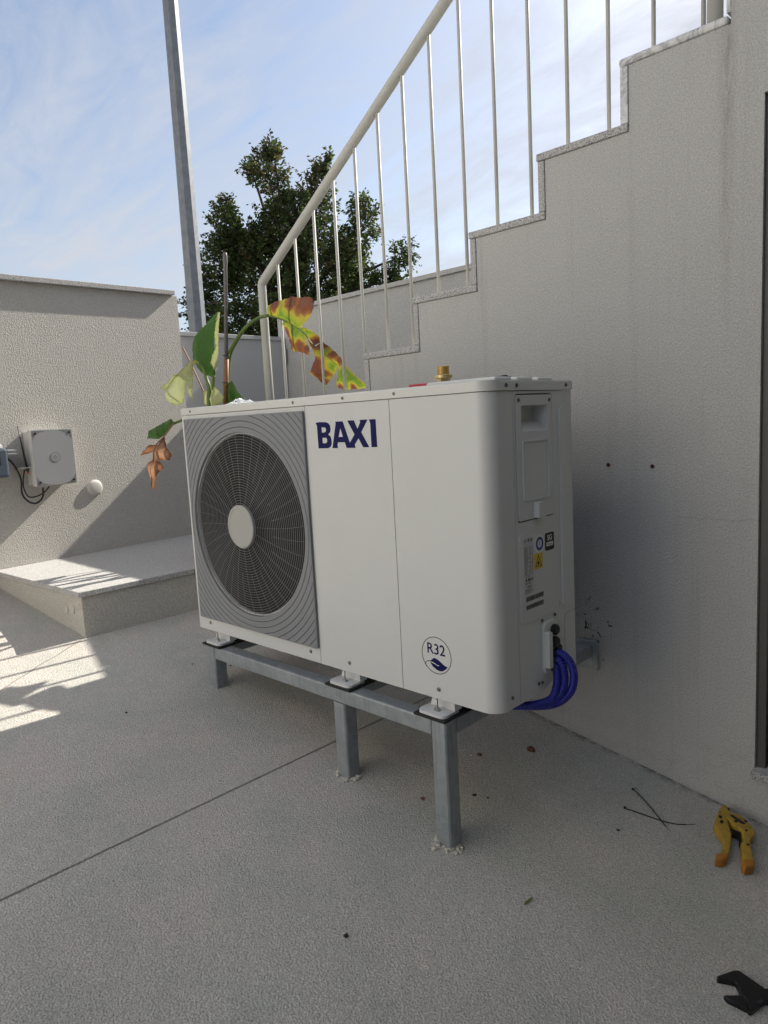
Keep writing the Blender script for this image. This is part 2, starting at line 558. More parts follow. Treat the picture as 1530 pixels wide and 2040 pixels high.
M['screw'] = simple("screw_steel", (0.20, 0.19, 0.17), 0.35, 0.8)
M['zinc'] = simple("zinc_bolt", (0.55, 0.55, 0.53), 0.3, 0.9)
M['rubber'] = simple("black_rubber", (0.016, 0.016, 0.016), 0.8, 0, 0.2, 40, 0.2)
M['foot'] = paint("white_foot_enamel", (0.72, 0.73, 0.74), 0.35, 0.10)
M['conduit'] = simple("blue_conduit_plastic", (0.013, 0.018, 0.26), 0.45, 0, 0.1)
M['gland'] = simple("black_gland_plastic", (0.012, 0.012, 0.012), 0.45)
M['brass'] = simple("brass", (0.72, 0.55, 0.26), 0.36, 0.85, 0.15, 60)
M['red_plastic'] = simple("red_plastic", (0.45, 0.015, 0.04), 0.4)
M['dark_blue'] = simple("dark_blue_fabric", (0.02, 0.025, 0.05), 0.7)
M['boxgrey'] = paint("junction_box_plastic", (0.33, 0.335, 0.34), 0.45, 0.06)
M['boxlight'] = paint("junction_box_base_plastic", (0.60, 0.59, 0.56), 0.45, 0.06)
M['boxcorner'] = simple("box_corner_relief", (0.20, 0.20, 0.20), 0.5)
M['meter'] = simple("meter_blue_grey", (0.075, 0.095, 0.125), 0.4)
M['cable'] = simple("black_cable", (0.015, 0.015, 0.015), 0.45)
M['red_tip'] = simple("red_tip_plastic", (0.75, 0.05, 0.03), 0.35)
M['dome'] = simple("white_cap_plastic", (0.54, 0.52, 0.48), 0.5)
M['rust'] = simple("rusty_hole", (0.07, 0.02, 0.015), 0.9, 0, 0.4, 300)
M['frame_dark'] = simple("dark_window_frame", (0.085, 0.083, 0.075), 0.5)
M['shutter'] = simple("beige_shutter", (0.36, 0.36, 0.28), 0.5)
M['yellow_tool'] = None
M['pole'] = simple("weathered_pole_zinc", (0.19, 0.205, 0.225), 0.55, 0.25, 0.45, 16)
M['bark'] = simple("bark", (0.06, 0.045, 0.03), 0.9, 0, 0.3, 20, 0.5)
M['tree_leaf'] = treemat("tree_foliage")
M['stalk'] = simple("green_stalk", (0.11, 0.17, 0.03), 0.5)
M['stake_grey'] = simple("grey_stake", (0.16, 0.15, 0.145), 0.6, 0, 0.2, 60)
M['stake_brown'] = simple("brown_cane", (0.24, 0.11, 0.05), 0.55, 0, 0.3, 60)
M['terracotta'] = simple("terracotta", (0.28, 0.10, 0.05), 0.85, 0, 0.15, 15)
M['soil'] = simple("soil", (0.03, 0.022, 0.016), 0.95)
M['brick'] = simple("brick_crumb", (0.17, 0.065, 0.045), 0.95, 0, 0.3, 200)
M['mortar'] = simple("mortar", (0.60, 0.56, 0.48), 0.95, 0, 0.2, 60)
M['tool_black'] = simple("tool_black_steel", (0.016, 0.016, 0.018), 0.42, 0.3, 0.2, 60)
M['orange_grip'] = simple("worn_orange_grip", (0.42, 0.17, 0.02), 0.55, 0, 0.25, 80)
M['bounce_front'] = simple("pale_render", (0.76, 0.745, 0.71), 0.9, 0, 0.04, 3)  # kept pale so the added house front reflects more sun
M['garage_occluder'] = simple("occluder_plaster", (0.13, 0.125, 0.115), 0.9, 0, 0.1, 5)  # dark tone keeps the added building front from bouncing light
t = NT("worn_yellow_paint")
_p = t.pos()
_n = t.noise(_p, 45, 4, 0.65)
t.set(t.ramp(_n, [(0.28, (0.12, 0.10, 0.05)), (0.36, (0.32, 0.21, 0.04)), (0.5, (0.46, 0.29, 0.03)), (0.7, (0.50, 0.29, 0.025))]), 0.45, 0.0, 0.45)
M['yellow_tool'] = t.m
t = NT("clear_plastic")
t.set((0.85, 0.87, 0.9), 0.15)
t.b.inputs["Transmission Weight"].default_value = 0.8
t.b.inputs["IOR"].default_value = 1.2
M['film'] = t.m
GREEN = [(0.0, (0.05, 0.11, 0.015)), (0.2, (0.035, 0.10, 0.012)), (1.0, (0.03, 0.085, 0.012))]
M['leaf_green'] = leafmat("leaf_green", GREEN, 0.16, 0.32)
M['leaf_pale_lit'] = leafmat("leaf_pale_lit", [(0.0, (0.24, 0.25, 0.06)), (0.14, (0.40, 0.43, 0.19)), (1.0, (0.46, 0.50, 0.27))], 0.22, 0.2)  # sun gloss on the pale leaf is lightened into its colour
M['leaf_torn'] = leafmat("leaf_torn", [(0.0, (0.11, 0.06, 0.045)), (0.30, (0.13, 0.04, 0.02)), (0.50, (0.20, 0.085, 0.025)), (0.66, (0.33, 0.27, 0.035)), (0.84, (0.20, 0.25, 0.025)), (1.0, (0.11, 0.18, 0.02))], 0.42, 0.5, 0.5)
M['leaf_dead'] = leafmat("leaf_dead", [(0.0, (0.13, 0.06, 0.03)), (0.2, (0.26, 0.12, 0.06)), (0.5, (0.38, 0.22, 0.14)), (1.0, (0.42, 0.19, 0.06))], 0.4, 0.6, 0.5)

# ---------------------------------------------------------------- measured outlines (metres)
LEAF_TORN = [[(-1.401, 0.02, 1.711), (-1.349, 0.02, 1.722), (-1.288, 0.02, 1.72), (-1.233, 0.02, 1.728), (-1.182, 0.02, 1.715), (-1.115, 0.02, 1.708), (-1.103, 0.042, 1.699), (-1.106, 0.038, 1.675), (-1.117, 0.02, 1.63), (-1.167, 0.02, 1.587), (-1.184, 0.02, 1.585), (-1.217, 0.02, 1.606), (-1.303, 0.02, 1.642), (-1.381, 0.02, 1.666), (-1.402, 0.02, 1.676)], [(-1.303, 0.02, 1.642), (-1.217, 0.02, 1.606), (-1.167, 0.02, 1.587), (-1.164, 0.02, 1.533), (-1.137, 0.02, 1.487), (-1.131, 0.022, 1.467), (-1.195, 0.02, 1.488), (-1.259, 0.02, 1.5), (-1.262, 0.02, 1.526), (-1.28, 0.02, 1.575), (-1.306, 0.02, 1.619)], [(-1.167, 0.02, 1.587), (-1.128, 0.02, 1.575), (-1.114, 0.062, 1.543), (-1.116, 0.066, 1.522), (-1.125, 0.03, 1.508), (-1.156, 0.02, 1.532), (-1.161, 0.02, 1.561)], [(-1.156, 0.02, 1.532), (-1.125, 0.03, 1.506), (-1.115, 0.066, 1.526), (-1.106, 0.1, 1.508), (-1.024, 0.1, 1.446), (-1.021, 0.1, 1.421), (-0.985, 0.1, 1.404), (-0.931, 0.1, 1.361), (-0.886, 0.1, 1.322), (-0.889, 0.1, 1.314), (-0.961, 0.1, 1.314), (-1.025, 0.1, 1.316), (-1.073, 0.1, 1.328), (-1.084, 0.1, 1.354), (-1.053, 0.1, 1.427), (-1.095, 0.1, 1.384), (-1.126, 0.094, 1.343), (-1.131, 0.074, 1.345), (-1.137, 0.038, 1.373), (-1.161, 0.02, 1.394), (-1.144, 0.02, 1.427), (-1.13, 0.03, 1.455), (-1.132, 0.02, 1.487)]]
TORN_SPOTS = [(-1.15, 1.69, 0.1), (-1.229, 1.709, 0.075), (-1.107, 1.681, 0.085), (-1.338, 1.709, 0.06), (-1.28, 1.575, 0.05), (-1.267, 1.53, 0.055), (-1.199, 1.508, 0.055), (-1.16, 1.49, 0.045), (-1.134, 1.437, 0.05), (-1.131, 1.398, 0.045), (-1.14, 1.409, 0.04), (-1.065, 1.471, 0.045), (-1.03, 1.443, 0.045), (-1.051, 1.323, 0.04), (-1.124, 1.518, 0.05), (-0.961, 1.317, 0.035), (-1.134, 1.355, 0.035)]
MIDRIB = [(-1.329, 0.008, 1.65), (-1.248, 0.008, 1.62), (-1.16, 0.008, 1.571), (-1.11, 0.018, 1.513), (-1.102, 0.074, 1.474), (-1.04, 0.088, 1.419)]
LEAF_UPRIGHT = [[(-1.804, -0.14, 1.515), (-1.801, -0.14, 1.569), (-1.767, -0.14, 1.609), (-1.702, -0.14, 1.645), (-1.632, -0.14, 1.67), (-1.565, -0.14, 1.697), (-1.555, -0.14, 1.681), (-1.592, -0.14, 1.623), (-1.606, -0.14, 1.582), (-1.607, -0.14, 1.548), (-1.636, -0.14, 1.516), (-1.649, -0.14, 1.483), (-1.627, -0.14, 1.446), (-1.627, -0.14, 1.416), (-1.655, -0.14, 1.418), (-1.718, -0.14, 1.436), (-1.773, -0.14, 1.468)]]
LEAF_UPRIGHT_FOLD = [[(-1.565, -0.14, 1.697), (-1.538, -0.14, 1.693), (-1.557, -0.14, 1.618), (-1.586, -0.14, 1.528), (-1.613, -0.14, 1.454), (-1.63, -0.14, 1.447), (-1.649, -0.14, 1.483), (-1.636, -0.14, 1.516), (-1.607, -0.14, 1.548), (-1.603, -0.14, 1.603)]]
LEAF_PALE = [[(-1.627, -0.22, 1.49), (-1.693, -0.22, 1.494), (-1.738, -0.22, 1.477), (-1.804, -0.22, 1.447), (-1.902, -0.22, 1.401), (-1.956, -0.22, 1.359), (-1.916, -0.22, 1.32), (-1.856, -0.22, 1.301), (-1.801, -0.22, 1.309), (-1.77, -0.22, 1.339), (-1.768, -0.22, 1.378), (-1.781, -0.22, 1.417), (-1.732, -0.22, 1.358), (-1.702, -0.22, 1.315), (-1.696, -0.22, 1.373), (-1.698, -0.22, 1.434), (-1.663, -0.22, 1.474), (-1.614, -0.22, 1.474)], [(-1.777, -0.22, 1.447), (-1.859, -0.22, 1.438), (-1.936, -0.22, 1.413), (-2.001, -0.22, 1.392), (-1.962, -0.22, 1.378), (-1.873, -0.22, 1.408)]]
LEAF_DEAD = [[(-1.457, -0.43, 1.222), (-1.506, -0.43, 1.213), (-1.534, -0.43, 1.233), (-1.611, -0.43, 1.219), (-1.738, -0.43, 1.187), (-1.758, -0.43, 1.154), (-1.658, -0.43, 1.148), (-1.605, -0.43, 1.163), (-1.532, -0.43, 1.202)], [(-1.617, -0.43, 1.163), (-1.659, -0.43, 1.143), (-1.698, -0.43, 1.123), (-1.759, -0.43, 1.124), (-1.809, -0.43, 1.079), (-1.767, -0.43, 1.085), (-1.72, -0.43, 1.098), (-1.722, -0.43, 1.063), (-1.776, -0.43, 1.042), (-1.785, -0.43, 1.02), (-1.772, -0.43, 0.968), (-1.785, -0.43, 0.928), (-1.759, -0.43, 0.92), (-1.728, -0.43, 0.964), (-1.678, -0.43, 1.0), (-1.631, -0.43, 1.021), (-1.653, -0.43, 1.042), (-1.701, -0.43, 1.059), (-1.591, -0.43, 1.055), (-1.57, -0.43, 1.084), (-1.614, -0.43, 1.113)]]
DEADRIB = [(-1.505, -0.437, 1.212), (-1.555, -0.437, 1.183), (-1.606, -0.437, 1.155), (-1.661, -0.437, 1.131), (-1.698, -0.437, 1.098), (-1.713, -0.437, 1.055), (-1.736, -0.437, 0.995), (-1.751, -0.437, 0.939)]
LEAF_SMALL = [[(-1.642, -0.2, 1.352), (-1.569, -0.2, 1.356), (-1.55, -0.2, 1.372), (-1.523, -0.2, 1.349), (-1.485, -0.2, 1.317), (-1.493, -0.2, 1.292), (-1.565, -0.2, 1.279), (-1.643, -0.2, 1.292)]]
LEAF_ROUND = [[(-1.57, -0.12, 1.286), (-1.567, -0.12, 1.364), (-1.548, -0.12, 1.384), (-1.516, -0.12, 1.39), (-1.489, -0.12, 1.371), (-1.438, -0.12, 1.3), (-1.434, -0.12, 1.279)]]
STALK_A = [(-1.619, -0.15, 1.42), (-1.632, -0.15, 1.377), (-1.646, -0.15, 1.308), (-1.659, -0.15, 1.238)]
STALK_B = [(-1.682, -0.2, 1.488), (-1.646, -0.2, 1.477), (-1.619, -0.2, 1.445), (-1.602, -0.2, 1.401), (-1.588, -0.2, 1.359), (-1.595, -0.2, 1.237)]
STALK_C = [(-1.702, -0.06, 1.068), (-1.66, -0.06, 1.328), (-1.622, -0.06, 1.499), (-1.559, -0.06, 1.566), (-1.473, -0.06, 1.621), (-1.424, -0.02, 1.66), (-1.377, 0.0, 1.666), (-1.307, 0.0, 1.649), (-1.355, 0.0, 1.661), (-1.278, 0.0, 1.636), (-1.193, 0.0, 1.596)]
STALK_D = [(-1.572, -0.4, 1.212), (-1.509, -0.4, 1.222), (-1.46, -0.4, 1.233), (-1.4, -0.4, 1.228)]
TWIG = [(-1.956, -0.1, 1.587), (-1.91, -0.1, 1.526), (-1.86, -0.1, 1.453), (-1.8, -0.1, 1.362), (-1.778, -0.1, 1.31)]
STAKE = [(-1.483, -0.13, 1.94), (-1.485, -0.13, 1.905), (-1.536, -0.13, 1.496), (-1.587, -0.13, 1.233)]
LETTERS = [[[(0.684, 0.682), (0.702, 0.683), (0.726, 0.682), (0.735, 0.679), (0.741, 0.673), (0.743, 0.664), (0.741, 0.656), (0.732, 0.649), (0.741, 0.644), (0.744, 0.635), (0.744, 0.625), (0.739, 0.617), (0.729, 0.613), (0.69, 0.613), (0.689, 0.673)], [(0.707, 0.669), (0.707, 0.655), (0.718, 0.655), (0.724, 0.658), (0.725, 0.663), (0.722, 0.668)], [(0.708, 0.641), (0.708, 0.627), (0.719, 0.626), (0.726, 0.629), (0.727, 0.636), (0.724, 0.641)]], [[(0.763, 0.682), (0.791, 0.682), (0.814, 0.626), (0.833, 0.647), (0.809, 0.683), (0.833, 0.683), (0.845, 0.661), (0.856, 0.677), (0.854, 0.683), (0.883, 0.683), (0.858, 0.652), (0.884, 0.614), (0.862, 0.614), (0.847, 0.637), (0.832, 0.622), (0.832, 0.617), (0.835, 0.613), (0.801, 0.613), (0.795, 0.628), (0.768, 0.628), (0.766, 0.619), (0.768, 0.613), (0.746, 0.613), (0.764, 0.677)], [(0.781, 0.665), (0.772, 0.642), (0.789, 0.642)]], [[(0.888, 0.683), (0.911, 0.683), (0.912, 0.614), (0.892, 0.614), (0.892, 0.673)]]]
ECO_LEAF = [[(1.053, 0.092), (1.059, 0.097), (1.065, 0.102), (1.074, 0.101), (1.081, 0.098), (1.09, 0.093), (1.097, 0.089), (1.103, 0.087), (1.108, 0.087), (1.1, 0.079), (1.09, 0.073), (1.082, 0.072), (1.072, 0.074), (1.062, 0.079), (1.056, 0.085)], [(1.053, 0.091), (1.06, 0.091), (1.068, 0.089), (1.075, 0.086), (1.082, 0.086), (1.079, 0.084), (1.074, 0.085), (1.067, 0.087), (1.059, 0.089)]]
ECO_STEM = [(1.053, 0.092), (1.046, 0.091), (1.039, 0.087), (1.038, 0.083), (1.04, 0.076)]
ECO_RING = [(1.027, 0.113), (1.119, 0.107), (1.065, 0.155), (1.083, 0.064)]
R32 = [(1.04, 0.136), (1.042, 0.107), (1.104, 0.111), (1.103, 0.14)]
BOLTS = [(0.121, -0.031), (0.739, -0.006), (1.071, -0.011)]
PADS = [(0.051, -0.047), (0.143, -0.049), (0.671, -0.05), (0.775, -0.043), (1.018, -0.044), (1.11, -0.047)]
PANEL = [(0.036, 0.716), (0.647, 0.712), (0.65, 0.051), (0.041, 0.042)]
HOLE = [(0.045, 0.418), (0.616, 0.367), (0.331, 0.661), (0.373, 0.098)]
BADGE = [(0.258, 0.404), (0.393, 0.372), (0.322, 0.443), (0.334, 0.313)]
CUT_LEFT = [(0.5782, -0.0977, 0.0538), (0.5732, -0.0664, 0.0546), (0.5984, -0.0707, 0.0501), (0.6114, -0.1057, 0.0478), (0.6327, -0.145, 0.0439), (0.6438, -0.1806, 0.0419), (0.6553, -0.2309, 0.0399), (0.6576, -0.2568, 0.0395), (0.6481, -0.2722, 0.0412), (0.6411, -0.2764, 0.0424), (0.635, -0.2592, 0.0435), (0.6387, -0.2296, 0.0429), (0.6265, -0.1837, 0.045), (0.594, -0.1503, 0.0509), (0.5862, -0.1385, 0.0523)]
CUT_RIGHT = [(0.5732, -0.0664, 0.0546), (0.5728, -0.0415, 0.0547), (0.58, -0.029, 0.0534), (0.5899, -0.0488, 0.0516), (0.6018, -0.0568, 0.0495), (0.6213, -0.0481, 0.046), (0.637, -0.0534, 0.0431), (0.6558, -0.0689, 0.0398), (0.6708, -0.0857, 0.0371), (0.6752, -0.1031, 0.0363), (0.6745, -0.1374, 0.0364), (0.6934, -0.1793, 0.033), (0.7084, -0.2128, 0.0303), (0.7126, -0.2319, 0.0296), (0.6999, -0.2488, 0.0318), (0.6921, -0.2442, 0.0333), (0.6848, -0.2247, 0.0346), (0.6613, -0.1642, 0.0388), (0.6622, -0.1522, 0.0386), (0.6448, -0.1077, 0.0418), (0.6232, -0.1081, 0.0456), (0.6068, -0.0922, 0.0486)]
CUT_BLADE = [(0.5825, -0.0272, 0.053), (0.5887, -0.0273, 0.0518), (0.5935, -0.0444, 0.051), (0.6221, -0.0445, 0.0458), (0.6172, -0.0603, 0.0467), (0.6028, -0.0655, 0.0493), (0.5893, -0.047, 0.0518)]
CUT_SLOT = [(0.6018, -0.0716, 0.0495), (0.6089, -0.0655, 0.0482), (0.6442, -0.0757, 0.0419), (0.6428, -0.0834, 0.0421), (0.6357, -0.086, 0.0434), (0.6063, -0.0759, 0.0487)]
CUT_SPRING = [(0.6144, -0.1116, 0.0472), (0.6238, -0.1097, 0.0455), (0.6442, -0.1061, 0.0419), (0.6627, -0.1625, 0.0385), (0.6567, -0.1588, 0.0396), (0.6481, -0.1267, 0.0412), (0.6315, -0.1328, 0.0441), (0.6315, -0.1442, 0.0442), (0.6232, -0.1314, 0.0456)]
CUT_CAPS = [[(0.635, -0.2592, 0.0435), (0.6386, -0.2507, 0.0429), (0.6539, -0.2325, 0.0401), (0.6576, -0.2568, 0.0395), (0.6481, -0.2722, 0.0412), (0.6411, -0.2764, 0.0424)], [(0.6864, -0.2268, 0.0343), (0.7055, -0.2062, 0.0308), (0.7084, -0.2128, 0.0303), (0.7126, -0.2319, 0.0296), (0.6999, -0.2488, 0.0318), (0.6921, -0.2442, 0.0333)]]
WR_TOP = [(0.7636, -0.6109, 0.0204), (0.7694, -0.5981, 0.0193), (0.7758, -0.5834, 0.0182), (0.7811, -0.5719, 0.0172), (0.7864, -0.5651, 0.0163), (0.7915, -0.562, 0.0154), (0.7994, -0.5631, 0.0139), (0.8389, -0.5665, 0.0068), (0.8465, -0.5579, 0.0055), (0.8877, -0.5156, -0.002), (0.9124, -0.5029, -0.0064), (0.9184, -0.5276, -0.0075), (0.8953, -0.5451, -0.0033), (0.8553, -0.5881, 0.0039), (0.8474, -0.5996, 0.0053), (0.8418, -0.628, 0.0063), (0.8383, -0.6417, 0.0069), (0.833, -0.6429, 0.0079), (0.8282, -0.63, 0.0088), (0.8173, -0.6186, 0.0107), (0.8104, -0.6176, 0.012), (0.8037, -0.606, 0.0132), (0.795, -0.5977, 0.0147), (0.7867, -0.6019, 0.0162), (0.7673, -0.616, 0.0197)]
WR_JAW = [(0.789, -0.6446, 0.0158), (0.8109, -0.619, 0.0119), (0.817, -0.6177, 0.0108), (0.8284, -0.6285, 0.0087), (0.8316, -0.6408, 0.0081), (0.8236, -0.6425, 0.0096), (0.8075, -0.6461, 0.0125), (0.7983, -0.6491, 0.0142)]
ZIP_A = [(0.3671, -0.1425, 0.0918), (0.4036, -0.1607, 0.0852), (0.4444, -0.1876, 0.0779), (0.4851, -0.2174, 0.0705), (0.5094, -0.2366, 0.0662)]
ZIP_B = [(0.3902, -0.2404, 0.0876), (0.4336, -0.2264, 0.0798), (0.4762, -0.2127, 0.0721), (0.5146, -0.191, 0.0652), (0.5461, -0.1529, 0.0595)]
BOXF = [(-2.15, -0.794, 1.216), (-2.15, -0.605, 1.217), (-2.15, -0.607, 0.968), (-2.15, -0.793, 0.962)]
BOXB = [(-2.25, -0.783, 1.21)]
BOXEMB = [(-2.15, -0.694, 1.09)]
ANT = [(-2.19, -0.81, 1.24), (-2.19, -0.808, 1.05), (-2.19, -0.807, 1.03), (-2.19, -0.805, 1.025)]
CLIP = [(-2.19, -0.841, 1.052), (-2.19, -0.788, 1.049)]
CAB1 = [(-2.2, -0.898, 1.103), (-2.2, -0.876, 1.092), (-2.2, -0.856, 1.063), (-2.2, -0.84, 1.021), (-2.2, -0.835, 0.988), (-2.2, -0.838, 0.937), (-2.2, -0.821, 0.902), (-2.2, -0.789, 0.883), (-2.2, -0.761, 0.895), (-2.2, -0.747, 0.919), (-2.2, -0.745, 0.953)]
CAB2 = [(-2.2, -0.815, 1.042), (-2.2, -0.826, 0.997), (-2.2, -0.827, 0.954), (-2.2, -0.812, 0.918), (-2.2, -0.781, 0.914), (-2.2, -0.742, 0.929), (-2.2, -0.716, 0.955)]
METER = [(-2.17, -0.915, 1.162), (-2.17, -0.9, 1.151), (-2.17, -0.9, 1.111), (-2.17, -0.908, 1.016), (-2.17, -0.931, 1.015), (-2.17, -0.853, 1.138), (-2.17, -0.854, 1.118), (-2.17, -0.897, 1.119)]
DOME = [(-2.235, -0.485, 0.922), (-2.235, -0.445, 0.918), (-2.235, -0.481, 0.962)]
PLUGS = [(-1.569, -0.925, 0.511), (-1.518, -0.925, 0.519), (-1.678, -0.925, 0.497)]

# ================================================================ THE SETTING
FA, FB = 0.1579, -0.1801          # the ramp falls towards +x
def fz(x): return FA + FB * x

def zf(x): return fz(x) if x > -1.5 else fz(-1.5) - 0.120 * (x + 1.5)   # the ramp eases off at its head
ramp = empty("ramp", (0, 0, 0)); tag(ramp, kind="structure")
def slab(x0, x1, y0=-12.0, y1=0.03, nx=1):
    bm = bmesh.new()
    b = 0.001
    mid = [-1.62, -1.5, -1.38] if x0 < -2 else []
    xs = [x0, x0 + b] + mid + [x1 - b, x1]
    zs = [zf(x0) - 0.006, zf(x0 + b)] + [zf(q) for q in mid] + [zf(x1 - b), zf(x1) - 0.006]
    rows = []
    for y in (y0, y1):
        rows.append([bm.verts.new((x, y, z)) for x, z in zip(xs, zs)])
        rows.append([bm.verts.new((x0 if i == 0 else x1, y, (zf(x0) if i == 0 else zf(x1)) - 0.08)) for i in (0, 1)])
    t0, b0, t1, b1 = rows
    nx_ = len(xs)
    for i in range(nx_ - 1): bm.faces.new((t0[i], t0[i + 1], t1[i + 1], t1[i]))
    bm.faces.new((b0[0], t0[0], t1[0], b1[0]))
    bm.faces.new((t0[-1], b0[1], b1[1], t1[-1]))
    bm.faces.new((b0[0], b1[0], b1[1], b0[1]))
    bm.faces.new([t0[0], b0[0], b0[1]] + t0[:0:-1])
    bm.faces.new(t1 + [b1[1], b1[0]])
    return bm_obj("slab", bm, M['ramp'], ramp)
slab(-2.60, -0.3434)
slab(-0.3388, 1.90)
sub = mesh("joint_bed", [(-2.6, -12, zf(-2.6) - 0.07), (1.9, -12, fz(1.9) - 0.05), (1.9, 0.03, fz(1.9) - 0.05), (-2.6, 0.03, zf(-2.6) - 0.07)], [(0, 1, 2, 3)], M['joint'], ramp)

yard = box("garage_forecourt", (1.905, -12, fz(1.9) - 0.2), (5.2, 0.03, fz(1.9) - 0.004), M['ramp']); tag(yard, kind="structure")

g = []
GZ = 0.52
for x0, y0, x1, y1 in ((-400, -400, -2.66, 400), (-2.66, 1.21, 400, 400), (5.2, -400, 400, 1.21), (-2.66, -400, 5.2, -12.0)):
    g.append((x0, y0, x1, y1))
vs, fs = [], []
for x0, y0, x1, y1 in g:
    k = len(vs)
    vs += [(x0, y0, GZ), (x1, y0, GZ), (x1, y1, GZ), (x0, y1, GZ)]
    fs.append((k, k + 1, k + 2, k + 3))
ground = mesh("ground", vs, fs, M['asphalt']); tag(ground, kind="structure")

# ---------------------------------------------------------------- staircase
X0, Z0, RUN, RISE = -0.7786, 1.4388, 0.2646, 0.1699
XE = 0.566                      # where the stair flank meets the house
YP = 1.06                       # far side of the stairs
TH = 0.023                      # stone thickness
K0, K1 = -4, 4
def tx(k): return X0 + k * RUN
def tz(k): return Z0 + k * RISE
stair = empty("staircase", (0, 0, 0.3))
stair.location = (0, 0, 0)
tag(stair, "grey stucco staircase with granite treads rising behind the heat pump", "staircase")
pts = [(tx(K0) + TH, -0.30)]
for k in range(K0, K1 + 1):
    pts.append((tx(k) + TH, tz(k) - TH))
    pts.append(((tx(k + 1) + TH) if k < K1 else XE, tz(k) - TH))
pts.append((XE, -0.30))
plate("flank_wall", [pts], 0.0, YP - 0.002, M['stair_stucco'], stair)
for k in range(K0, K1 + 1):
    mat = M['marble'] if k == K1 else M['granite']
    x1 = tx(k + 1) + TH if k < K1 else XE - 0.004
    tr = box("tread", (tx(k) - 0.004, -0.006, tz(k) - TH + 0.001), (x1 - 0.001, YP - 0.004, tz(k)), mat, stair, 0.003 if k < K1 else 0.008)
    ri = box("riser", (tx(k), -0.004, (tz(k - 1) + 0.001) if k > K0 else 0.601), (tx(k) + TH - 0.001, YP - 0.004, tz(k) - TH - 0.0005), mat, stair, 0.002)
    if k == K1:
        tr["label"] = "pale veined marble tread at the top landing"
        ri["label"] = "pale veined marble riser below the top landing"

# ---------------------------------------------------------------- landing block with granite slab
land = empty("landing_step", (-1.85, -0.46, 0.5)); land.location = (0, 0, 0)
tag(land, "low plastered landing step topped with a granite slab beside the textured wall", "landing")
bb = box("base", (-2.36, -0.925, 0.25), (-1.436, -0.001, 0.576), M['smooth_stucco'], land, 0.003)
ps = box("paving_slab", (-2.35, -0.938, 0.577), (-1.425, -0.002, 0.599), M['granite_top'], land, 0.003)
for o_ in (bb, ps):
    for v in o_.data.vertices:
        if v.co.y < -0.5 and v.co.x < -2: v.co.y -= 0.05
box("paving_slab", (-2.60, -0.001, 0.577), (-1.839, 1.05, 0.599), M['granite_top'], land, 0.003)
box("base", (-2.60, 0.0, 0.25), (-1.84, 1.05, 0.576), M['smooth_stucco'], land)
for (x, z, r) in ((-1.569, 0.511, 0.016), (-1.518, 0.517, 0.018)):
    lathe("filler_patch", [(r, 0.0), (r, 0.003), (r * 0.6, 0.005)], (x, -0.9245 - 0.054 * (-1.436 - x), z), (0, -1, 0), M['mortar'], land, 14)

# ---------------------------------------------------------------- boundary wall on the left
LWK = 0.09                      # the boundary wall is not quite square to the stairs
lw = empty("boundary_wall", (-2.25, -0.8, 0), math.atan(LWK))
tag(lw, "rough stucco boundary wall with stone coping, carrying the grey junction box", "wall")
bm = bmesh.new()
add_box(bm, (-0.36, -5.2, 0.1), (0.0, 0.915, 1.886))
for v in bm.verts:
    if v.co.z > 1: v.co.z += 0.0215 * v.co.y
bm_obj("wall_body", bm, M['wall_stucco'], lw)
ye = 0.932
for i in range(5):
    y0 = ye - 1.25 * (i + 1); y1 = ye - 1.25 * i - 0.003
    cs = box("coping_stone", (-0.383, y0, 1.887), (0.026, y1, 1.911), M['granite'], lw, 0.002)
    cs.rotation_euler = (0.0215, 0, 0)
def on_wall(y, off=0.0): return -2.25 - LWK * (y + 0.8) + off

# ---------------------------------------------------------------- parapet behind the stairs
pw = empty("parapet_wall", (0, 0, 0))
tag(pw, "grey parapet wall with granite coping on the far side of the stairs", "wall")
box("wall_body", (-2.69, YP, 0.3), (0.56, 1.195, 1.919), M['parapet_stucco'], pw)
for i in range(4):
    x0 = -2.705 + 0.82 * i
    box("coping_stone", (x0, YP - 0.018, 1.920), (min(x0 + 0.817, 0.56), 1.212, 1.945), M['granite'], pw, 0.002)

# ---------------------------------------------------------------- gate
gt = empty("metal_gate", (0, 0, 0))
tag(gt, "plain grey sheet metal gate hinged between the two walls", "gate")
box("panel", (-2.638, 0.20, 0.64), (-2.625, 1.030, 1.736), M['gate'], gt, 0.001)
box("top_rail", (-2.645, 0.20, 1.737), (-2.612, 1.030, 1.762), M['gate'], gt, 0.002)
box("bottom_rail", (-2.645, 0.20, 0.612), (-2.612, 1.030, 0.639), M['gate'], gt, 0.002)
box("stile", (-2.645, 0.170, 0.612), (-2.612, 0.1995, 1.762), M['gate'], gt, 0.002)
box("stile", (-2.645, 1.0305, 0.612), (-2.612, 1.046, 1.762), M['gate'], gt, 0.001)
for z in (0.80, 1.64):
    tube("hinge", [(-2.602, 1.034, z - 0.05), (-2.602, 1.034, z + 0.05)], 0.009, M['boxlight'], gt, 10)

# ---------------------------------------------------------------- house at the head of the stairs
house = empty("house", (0, 0, 0))
tag(house, "grey stucco house wall with a dark framed shuttered opening beside the stairs", "house")
HH_ = 3.4
wall_loop = [(XE, -0.35), (6.0, -0.35), (6.0, HH_), (XE, HH_)]
hole = [(0.645, 0.190), (0.645, 1.912), (1.60, 1.912), (1.60, 0.190)]
plate("wall", [wall_loop, hole], 0.0, 0.30, M['stair_stucco'], house)
plate("end_wall", [[(0.302, -0.35), (5.0, -0.35), (5.0, HH_), (0.302, HH_)]], XE, XE + 0.3, M['smooth_stucco'], house, frame=lambda a, b, d: (d, a, b))
box("roof", (XE - 0.1, -0.15, HH_ + 0.001), (6.2, 5.2, HH_ + 0.15), M['smooth_stucco'], house)
box("window_frame", (0.6455, 0.012, 0.191), (0.668, 0.10, 1.911), M['frame_dark'], house, 0.002)
